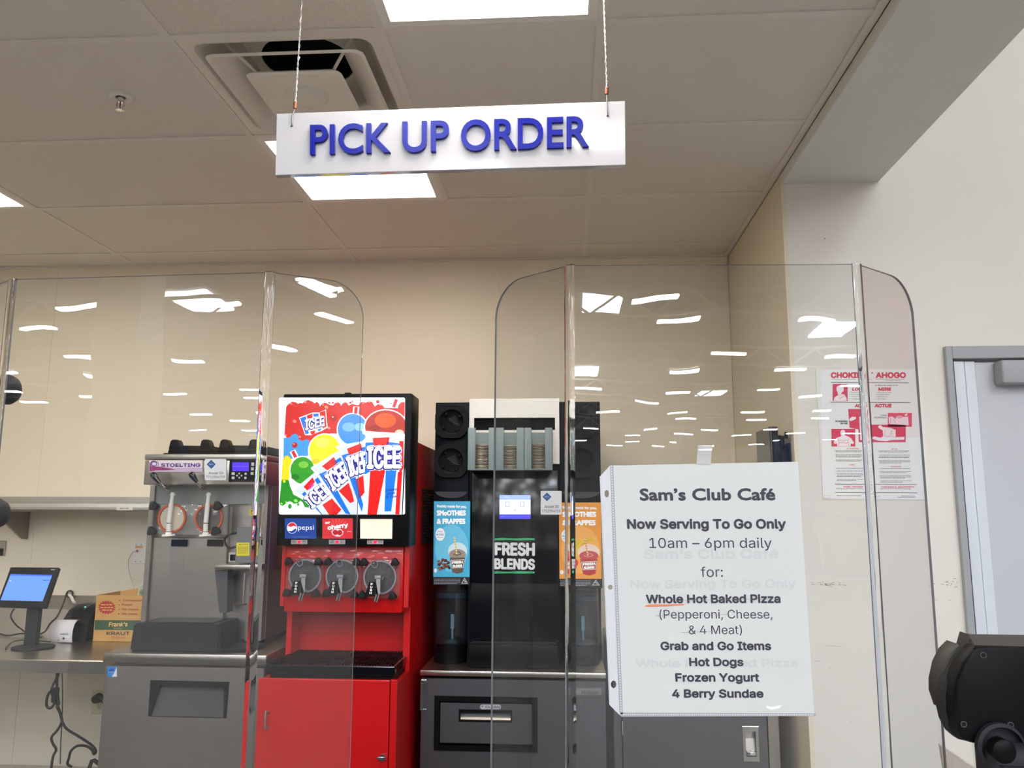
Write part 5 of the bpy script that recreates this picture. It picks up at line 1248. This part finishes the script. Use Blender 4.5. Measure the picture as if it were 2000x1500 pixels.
pr.rect(718, 516, 970, 662, PK, 2); pr.poly([(726, 560), (762, 552), (800, 580), (806, 556), (840, 544), (870, 560), (930, 556), (936, 646), (730, 632)], (240, 214, 222), 3); pr.path([(744, 560), (752, 600), (740, 632)], 3, CR, 4); pr.path([(780, 580), (800, 628)], 3, CR, 4); pr.poly([(890, 540), (925, 518), (915, 550)], W_, 3); pr.ell(842, 560, 34, 16, (232, 160, 180), 4, 14)
pr.line(832, 484, 832, 514, 2, DK, 3)
pr.text('STANDING', 288, 898, 415, 898, 14, PK, 2, .03); pr.text('DE PIE', 758, 902, 820, 902, 14, PK, 2, .03)
pr.text('LYING', 316, 1068, 372, 1068, 13, PK, 2, .03); pr.text('ACOSTADO', 745, 1086, 858, 1086, 14, PK, 2, .03)
for x, x1, ys in ((170, 445, ((908, 2), (950, 3), (1005, 2), (1094, 1), (1122, 1), (1152, 3), (1208, 2))), (622, 945, ((910, 2), (955, 3), (1012, 3), (1096, 1), (1126, 2), (1170, 3), (1225, 2)))):
    for y, n_ in ys: pr.scribble(x+(y-900)*.06, y, x1+(y-900)*.06, 6, (90, 90, 98), 2, n_, 13); pr.ell(x-10+(y-900)*.06, y+4, 3, 3, DK, 2, 8)
pr.text('KEEP TRYING', 256, 1298, 456, 1298, 18, PK, 2, .03); pr.text('CONTINUE EL MOVIMIENTO', 648, 1300, 996, 1300, 18, PK, 2, .03)
for a_, b_, c_ in ((180, 1308, 460), (640, 1308, 958), (185, 1380, 440), (556, 1386, 628), (860, 1384, 1005), (818, 1397, 1008)): pr.scribble(a_, b_, c_, 6, (80, 80, 90), 2)
pr.path([(50, 1384), (112, 1384), (112, 1406), (50, 1406), (50, 1384)], 2, (150, 150, 155), 2)
pr.build('poster_print', ink, t)

# ------------------------------------------------------------------ hanging sign
yg_ = 1.80
sT = [P(540, 222, yg_), P(1221, 197, yg_), P(1222, 322, yg_), P(537.5, 342, yg_)]
t = thing('hanging_sign', 'white hanging sign with raised blue letters reading pick up order', 'sign', ((sT[0].x+sT[1].x)/2, yg_, sT[0].z))
signm = mat('sign_acrylic', (198, 196, 199), .06, 0, .01, coat=.6)
MB().prism([(p.x, p.z) for p in sT], yg_, yg_+.018, 'y', .0015).build('sign_panel', signm, t)
bluem = mat('letter_blue', (8, 20, 146), .2, 0, .02, spec=.2)
CAP = cap_h(0)
# solid letters: one mesh per letter, 9 mm proud of the panel
def solid_text(word, px0, py0, px1, py1, cap, depth, y, m_, parent, bold):
    cu = bpy.data.curves.new('t', 'FONT'); cu.body = word; cu.size = 1; cu.offset = bold; cu.resolution_u = 5; cu.extrude = .5
    o = bpy.data.objects.new('t', cu); C.objects.link(o); dg = bpy.context.evaluated_depsgraph_get(); me = o.evaluated_get(dg).to_mesh()
    bm = bmesh.new(); bm.from_mesh(me); o.evaluated_get(dg).to_mesh_clear(); bpy.data.objects.remove(o); bpy.data.curves.remove(cu)
    bmesh.ops.remove_doubles(bm, verts=bm.verts, dist=1e-4)
    x0_ = min(v.co.x for v in bm.verts); x1_ = max(v.co.x for v in bm.verts)
    seen = set(); islands = []
    for v in bm.verts:
        if v in seen: continue
        st_ = [v]; isl = []; seen.add(v)
        while st_:
            q = st_.pop(); isl.append(q)
            for e in q.link_edges:
                o_ = e.other_vert(q)
                if o_ not in seen: seen.add(o_); st_.append(o_)
        islands.append(isl)
    islands.sort(key=lambda i: min(v.co.x for v in i))
    for isl in islands:
        s_ = set(isl); idx = {v: n for n, v in enumerate(isl)}; pts = []
        for v in isl:
            u = (v.co.x-x0_)/(x1_-x0_); w_ = v.co.y/CAP*cap
            p = P(px0+(px1-px0)*u+(w_*.0), py0+(py1-py0)*u-w_, y); p.y = y-depth*(v.co.z+.5); pts.append(p)
        faces = [[idx[v] for v in f.verts] for f in bm.faces if f.verts[0] in s_]
        c_ = sum(pts, Vector())/len(pts); me2 = bpy.data.meshes.new('letter'); me2.from_pydata([p-c_ for p in pts], [], faces)
        b2 = bmesh.new(); b2.from_mesh(me2); bmesh.ops.recalc_face_normals(b2, faces=b2.faces); b2.to_mesh(me2); b2.free()
        link_mesh('letter', me2, m_, parent, c_)
    bm.free()
for w_, x0_, y0_, x1_, y1_, cap_ in (('PICK', 607.5, 303.5, 764, 299, 55), ('UP', 787, 299, 878, 296.5, 57), ('ORDER', 901, 296.5, 1150, 288, 57)):
    solid_text(w_, x0_, y0_, x1_, y1_, cap_, .009, yg_, bluem, t, .016)
wire = mat('galvanised_wire', (176, 178, 176), .4, .8)
for (tx, ty), (mx_, my_), (bx_, by_), (hx_, hy_) in (((590, 0), (577, 200), (576, 212), (570, 246)), ((1179.5, 0), (1185, 172), (1185, 184), (1187, 226))):
    top_ = P(tx, ty, yg_); mid_ = P(mx_, my_, yg_); d_ = (top_-mid_).normalized(); L0 = (CH-mid_.z)/d_.z
    for ph in (0, math.pi):
        pts = []
        for k in range(90):
            s_ = L0*k/89; an = s_*190+ph; pts.append(mid_+d_*s_+Vector((math.cos(an), math.sin(an), 0))*.0014)
        MB().tube(pts, .0010, 5, 0).build('wire_strand', wire, t, 60)
    for k in range(9):
        q = mid_+d_*(L0*.0+.01+k*.013); MB().tube([q, q+Vector((random.uniform(-.005, .005), 0, .003)), q+Vector((random.uniform(-.004, .004), 0, .007))], .0008, 4, 0).build('wire_end', wire, t) if k % 2 == 0 else None
    MB().cyl(mid_, P(bx_, by_, yg_), .0045, seg=10).build('crimp', copper, t, 40)
    MB().tube([P(bx_, by_, yg_), P((bx_+hx_)/2-3*(hx_ < 600), (by_+hy_)/2, yg_-.005), P(hx_, hy_, yg_-.003), P(hx_, hy_, yg_+.008)], .0014, 6).build('hook', mat('dull_hook', (110, 112, 114), .4, .8), t, 60)
    MB().cyl(P(hx_, hy_+1, yg_-.0004), P(hx_, hy_+1, yg_+.0002), .003, seg=12).build('hook_hole', void, t)

# ------------------------------------------------------------------ service counter
t = thing('service_counter', 'grey topped service counter under the clear shields', 'counter', (-.8, .95, 0))
CT = 1.0
MB().box(-3.6, .84, .62, 1.40, CT-.04, CT, .004).build('countertop', mat('counter_laminate', (170, 168, 164), .3, 0, .08, 40), t)
MB().box(-3.55, .80, .70, 1.35, .02, CT-.04).build('counter_body', mat('counter_front', (92, 110, 140), .5), t)

# ------------------------------------------------------------------ folded clear shields
def shield(name, label, xl, xr, ztop, th, wl, wr, y0=.90, rad=.045):
    """centre panel with two wings folded back; wl/wr = (dx, dy) of each wing"""
    cxm = (xl+xr)/2; zc = 1.5; T = .003; zb = CT+.0005
    t = thing(name, label, 'shield', (cxm, y0, CT))
    def rot(x, y, z):
        a = th; dx = x-cxm; dz = z-zc
        k = min(1, max(0, (z-zb)/.02))
        return Vector((cxm+dx*math.cos(a)+dz*math.sin(a)*k, y, zc+dz*math.cos(a)*1-dx*math.sin(a)*k))
    R = .006
    MB_ = MB(); m = MB_
    v = [rot(x, y, z) for x in (xl+R, xr-R) for y in (y0, y0+T) for z in (zb, ztop)]
    vv = [m.bm.verts.new(p) for p in v]
    for f in ((0, 4, 5, 1), (2, 3, 7, 6), (0, 1, 3, 2), (4, 6, 7, 5), (1, 5, 7, 3), (0, 2, 6, 4)): m.bm.faces.new([vv[i] for i in f])
    o = m.build('centre_panel', acry, t)
    edge_slot(o)
    for sgn, xf_, (dx, dy) in ((-1, xl, wl), (1, xr, wr)):
        L_ = math.hypot(dx, dy); ux, uy = sgn*dx/L_, dy/L_
        # wing outline in (s, z): s from the fold to the outer edge
        out = [(R, zb), (L_, zb)]
        out += [(L_-rad+rad*math.cos(a_), ztop-rad+rad*math.sin(a_)) for a_ in [math.pi/2*k/10 for k in range(11)]]
        out += [(R, ztop)]
        m = MB(); fr_, bk_ = [], []
        nx, ny = -uy*sgn, ux*sgn   # outward normal toward the camera side
        if ny > 0: nx, ny = -nx, -ny
        for s_, z in out:
            x, y = xf_+ux*s_, y0+T/2+uy*s_
            fr_.append(m.bm.verts.new(rot(x+nx*T/2, y+ny*T/2, z))); bk_.append(m.bm.verts.new(rot(x-nx*T/2, y-ny*T/2, z)))
        m.bm.faces.new(fr_); m.bm.faces.new(bk_[::-1]); n = len(out)
        for i in range(n): m.bm.faces.new((fr_[i], fr_[(i+1) % n], bk_[(i+1) % n], bk_[i]))
        edge_slot(m.build('side_wing', acry, t))
        # moulded bend between the panels
        m = MB(); prof = []
        A0 = (xf_-sgn*R, y0); A1 = (xf_-sgn*R, y0+T)
        B0 = (xf_+ux*R+nx*T/2, y0+T/2+uy*R+ny*T/2); B1 = (xf_+ux*R-nx*T/2, y0+T/2+uy*R-ny*T/2)
        def bez(a, c, b): return [((1-s)**2*a[0]+2*s*(1-s)*c[0]+s*s*b[0], (1-s)**2*a[1]+2*s*(1-s)*c[1]+s*s*b[1]) for s in [k/8 for k in range(9)]]
        o_ = bez(A0, (xf_, y0-.0015), B0); i_ = bez(A1, (xf_-sgn*.001, y0+T+.001), B1)
        lo = []; hi = []
        for q in o_+i_[::-1]: lo.append(m.bm.verts.new(rot(q[0], q[1], zb))); hi.append(m.bm.verts.new(rot(q[0], q[1], ztop+.0012)))
        n = len(lo); m.bm.faces.new(lo[::-1]); m.bm.faces.new(hi)
        for i in range(n): m.bm.faces.new((lo[i], lo[(i+1) % n], hi[(i+1) % n], hi[i]))
        m.build('bend', bendm, t, 60)
    return t
def edge_slot(o):
    o.data.materials.append(edgem)
    for p in o.data.polygons:
        if p.area > 0 and (len(p.vertices) == 4) and min((o.data.vertices[p.vertices[i]].co-o.data.vertices[p.vertices[(i+1) % 4]].co).length for i in range(4)) < .0045: p.material_index = 1
shield('acrylic_shield', 'folded clear acrylic shield standing at left, with no paper on it', -.667, -.346, 1.778, -.011, (.098, .06), (.098, .06))
shield('acrylic_shield', 'folded clear acrylic shield standing at right, with the menu page taped to it', .002, .328, 1.780, .013, (.091, .078), (.088, .072))

# ------------------------------------------------------------------ taped page in a punched sleeve
cg = crop(1160, 860, 2.678); yq = .8985
t = thing('taped_page', 'white menu page in a clear punched sleeve, taped to the right shield', 'notice', (P(1390, 1395, yq).x, yq, P(1390, 1395, yq).z))
paper = mat('page_paper', (212, 213, 210), .75, 0, .02, 8)
TLp, TRp, BRp, BLp = cg(100, 132), cg(1068, 112), cg(1152, 1432), cg(148, 1430)
m = MB(); q = [P(*u, yq-.0010) for u in (TLp, TRp, BRp, BLp)]; m.prism([(p.x, p.z) for p in q], yq-.0010, yq-.0002, 'y'); m.build('paper', paper, t)
pr = Print(yq-.0012, .00008, fn=cg); INK = (52, 52, 66); GH = (202, 204, 202); up_ = (-.05, -1)
pr.text('Sam’s Club Café', 262, 622, 966, 618, 52, GH, 1, .03, up_); pr.text('Now Serving To Go Only', 192, 776, 1058, 772, 46, GH, 1, .03, up_); pr.text('Whole Hot Baked Pizza', 218, 1188, 1068, 1186, 44, GH, 1, .03, up_)  # ghost lines: shadows of the lettering on a second page, painted in grey
for s_, x0_, y0_, x1_, y1_, cap_, b_ in (("Sam’s Club Café", 241, 316, 950, 314, 64, .034), ('Now Serving To Go Only', 174, 464, 1006, 463, 52, .032), ('10am – 6pm daily', 291, 563, 931, 562, 52, 0), ('for:', 560, 715, 675, 714, 52, 0), ('Whole Hot Baked Pizza', 273, 853, 977, 851, 46, .03), ('(Pepperoni, Cheese,', 344, 932, 934, 932, 45, 0), ('& 4 Meat)', 497, 1014, 775, 1013, 45, 0), ('Grab and Go Items', 349, 1098, 928, 1098, 45, .03), ('Hot Dogs', 499, 1182, 783, 1182, 45, .03), ('Frozen Yogurt', 427, 1263, 866, 1263, 45, .03), ('4 Berry Sundae', 409, 1347, 888, 1347, 45, .03)):
    pr.text(s_, x0_, y0_, x1_, y1_, cap_, INK, 2, b_, up_, font=0 if 'Caf' in s_ else 1)
pr.poly([(268, 864), (300, 858), (400, 858), (474, 856), (470, 862), (380, 868), (300, 870), (270, 870)], (232, 130, 84), 3)
for x0_, y0_, x1_, y1_ in ((462, 836, 970, 830), (320, 918, 710, 910), (455, 1006, 640, 1000)): pr.line(x0_, y0_, x1_, y1_, 1.4, (130, 130, 136), 3)
pr.poly([(900, 1388), (930, 1394), (985, 1384), (970, 1402), (930, 1410), (905, 1402)], (244, 244, 244), 3)
pr.build('page_print', ink, t)
# sleeve margin with three real punched holes
m = MB()
outer = [(30, 190), (86, 130), (97, 130), (145, 1441), (133, 1436), (80, 1382)]
holes = [[(67+12*math.cos(a_), 279+20*math.sin(a_)) for a_ in [2*math.pi*k/14 for k in range(14)]], [(85+13*math.cos(a_), 768+13*math.sin(a_)) for a_ in [2*math.pi*k/14 for k in range(14)]], [(103+14*math.cos(a_), 1276+20*math.sin(a_)) for a_ in [2*math.pi*k/14 for k in range(14)]]]
es = []
for loop in [outer]+holes:
    vv = [m.bm.verts.new(P(*cg(*u), yq-.0006)) for u in loop]
    es += [m.bm.edges.new((vv[i], vv[(i+1) % len(vv)])) for i in range(len(vv))]
bmesh.ops.triangle_fill(m.bm, use_beauty=True, use_dissolve=False, edges=es)
o = m.build('sleeve_margin', mat('sleeve_white', (214, 214, 218), .4), t); so = o.modifiers.new('thickness', 'SOLIDIFY'); so.thickness = .0003
pr = Print(yq-.0012, .00008, fn=cg)
pr.poly([(84, 130), (101, 130), (152, 1432), (134, 1434)], (170, 170, 174), 1); pr.poly([(140, 1424), (1160, 1428), (1162, 1442), (142, 1446)], (170, 170, 176), 1)
for k in range(96):
    s_ = k/96; pr.ell(92+s_*51, 136+s_*1292, 3.4, 4.2, (222, 222, 226), 2, 6)
for k in range(84):
    s_ = k/84; pr.ell(156+s_*1000, 1435+s_*1, 4.4, 3.4, (222, 222, 226), 2, 6)
for k in range(90):
    s_ = k/90; pr.ell(34+s_*50, 200+s_*1180, 1.8, 2.8, (176, 176, 180), 2, 6)
pr.build('perforated_seam', ink, t)
m = MB(); q = [P(*cg(*u), yq-.0018) for u in ((544, 25), (618, 27), (610, 128), (536, 124))]; m.prism([(p.x, p.z) for p in q], yq-.0022, yq-.0018, 'y'); m.build('tape', acrylic('matte_tape', .5, (.9, .9, .92)), t)

# ------------------------------------------------------------------ card terminal on a stand
ce = crop(1820, 1220, 5.356); yE = .84
e0 = P(1920, 1500, yE)
t = thing('payment_terminal', 'black counter display seen from behind with a rounded side, at the right edge', 'terminal', (e0.x+.06, yE, CT))
back = [(382, 98), (447, 212), (300, 380), (235, 560), (200, 760), (218, 900), (262, 1060), (330, 1200), (450, 1256), (980, 1262), (1250, 1262), (1250, 108)]
sh = [(468, 232), (330, 400), (262, 600), (232, 790), (240, 960), (275, 1110), (330, 1215), (450, 1250), (980, 1262), (1250, 1262), (1250, 232)]
m = MB(); m.prism([(P(*ce(*u), yE).x, P(*ce(*u), yE).z) for u in sh], yE, yE+.025, 'y', .004); m.build('rear_shell', black, t, 40)
rim = [(455, 205), (300, 370), (160, 640), (140, 860), (180, 1030), (250, 1160), (330, 1228), (460, 1258), (1250, 1266), (1250, 205)]
m = MB(); m.prism([(P(*ce(*u), yE+.012).x, P(*ce(*u), yE+.012).z) for u in rim], yE+.016, yE+.04, 'y', .006); m.build('side_rim', dgrey, t, 40)
ear = [(285, 205), (345, 305), (250, 500), (220, 800), (145, 900), (92, 740), (90, 620), (130, 430), (200, 290)]
m = MB(); m.prism([(P(*ce(*u), yE+.03).x, P(*ce(*u), yE+.03).z) for u in ear], yE+.03, yE+.06, 'y', .003); m.build('side_wing_cover', mat('warm_black', (58, 54, 50), .5), t, 40)
m = MB(); top_ = [(382, 98), (1250, 112), (1250, 235), (450, 215)]
q = [P(*ce(*top_[0]), yE+.045), P(*ce(*top_[1]), yE+.045), P(*ce(*top_[2]), yE-.001), P(*ce(*top_[3]), yE-.001)]
vv = [m.bm.verts.new(p) for p in q]+[m.bm.verts.new(p+Vector((0, .012, -.012))) for p in q]
for f in ((0, 1, 2, 3), (7, 6, 5, 4), (0, 4, 5, 1), (1, 5, 6, 2), (2, 6, 7, 3), (3, 7, 4, 0)): m.bm.faces.new([vv[i] for i in f])
m.build('top_hood', mat('warm_black', (58, 54, 50), .5), t)
m = MB(); m.prism([(P(*ce(*u), yE+.03).x, P(*ce(*u), yE+.03).z) for u in ((382, 98), (447, 212), (420, 300), (335, 280), (338, 250))], yE+.028, yE+.05, 'y', .002); m.build('hood_cheek', mat('warm_black', (58, 54, 50), .5), t, 40)
for u in ((538, 320), (333, 1042), (822, 1050)):
    q = P(*ce(*u), yE-.0004); MB()._ring(q, .0030, .0022, -.0006, .0006, 16, 'y').build('screw_rim', mat('screw_grey', (70, 72, 74), .4), t); MB().cyl(q, q+Vector((0, .001, 0)), .0024, seg=14).build('screw_hole', void, t)
q = P(*ce(690, 1270), yE)
MB().lathe(q+Vector((0, -.002, 0)), [(.0225, 0), (.0225, -.006), (.0195, -.008), (.0195, .002)], 'y', 36).build('hinge_boss', dgrey, t, 40)
q = P(*ce(690, 1290), yE-.012)
MB().lathe(q, [(.0105, 0), (.0105, -.012), (.008, -.014), (.0001, -.014)], 'y', 30).build('hinge_cap', black, t, 40)
a = P(*ce(610, 1270), yE-.02); b = P(*ce(1250, 1500), yE-.02)
MB().box(a.x, a.x+.11, yE-.024, yE+.02, CT+.02, a.z, .012, 3).build('stand_neck', dgrey, t, 40)
MB().box(a.x-.03, a.x+.16, yE-.06, yE+.09, CT, CT+.02, .004).build('stand_foot', black, t, 40)
MB().pbox(*ce(730, 1482), *ce(1100, 1499), yE-.026, .003).build('neck_plate', black_g, t)
# leaflets
yl = .99
q = [P(1841, 1460, yl), P(1850, 1455, yl), P(1920, 1505, yl)]
t = thing('leaflet_stack', 'tilted stack of cream leaflets low at right, beside the black terminal', 'leaflets', (q[0].x+.02, yl, CT))
for k in range(4):
    m = MB(); o_ = .0012*k
    a_ = P(1843-k*.6+.0, 1463-k*2, yl); b_ = P(1921, 1516-k*2, yl)
    dxy = (b_-a_); zb = CT+.001
    m.prism([(a_.x, a_.z), (b_.x, b_.z), (b_.x+.0, zb), (a_.x+.02, zb)], yl-.004+k*.004, yl-.001+k*.004, 'y'); m.build('leaflet', mat('leaflet_%d' % (k % 2), ((232, 218, 206), (206, 200, 190))[k % 2], .6), t)

# ------------------------------------------------------------------ chrome stand with black knobs at the far left
yk_ = 1.25
a = P(-6, 700, yk_)
t = thing('knob_stand', 'chrome post with two round black knobs, at the far left behind the shield', 'stand', (a.x, yk_, CT))
MB().cyl((a.x, yk_, CT+.01), (a.x, yk_, P(0, 712, yk_).z), .012, seg=18).build('post', chrome, t, 40)
MB().lathe((a.x, yk_, CT), [(.05, 0), (.05, .008), (.0001, .012)], 'z', 24).build('post_foot', chrome, t, 40)
for k, (cx_, cy_, r_) in enumerate(((14, 761, 32), (-8, 1003, 31))):
    q = P(cx_, cy_, yk_); rr = r_/1568*yk_
    MB().lathe(q, [(.0001, rr*.75), (rr*.45, rr*.68), (rr*.8, rr*.45), (rr*.98, .1*rr), (rr*.95, -.15*rr), (rr*.6, -.25*rr), (.0001, -.25*rr)], 'x', 24).build('knob', dgrey, t, 60)
    MB().cyl((a.x, yk_, q.z), (q.x-.2*rr, yk_, q.z), .013, .016, 16).build('knob_collar', chrome, t, 40)
o_, a, b = outlet('switch_plate', 'small steel switch plate at the left edge of the picture, above the tablet', -12, 1056, 9, 1086, steel)
MB().box(a.x+.02, b.x-.01, W-.016, W-.009, b.z+.002, (a.z+b.z)/2, .001, 1).build('switch', black, o_)
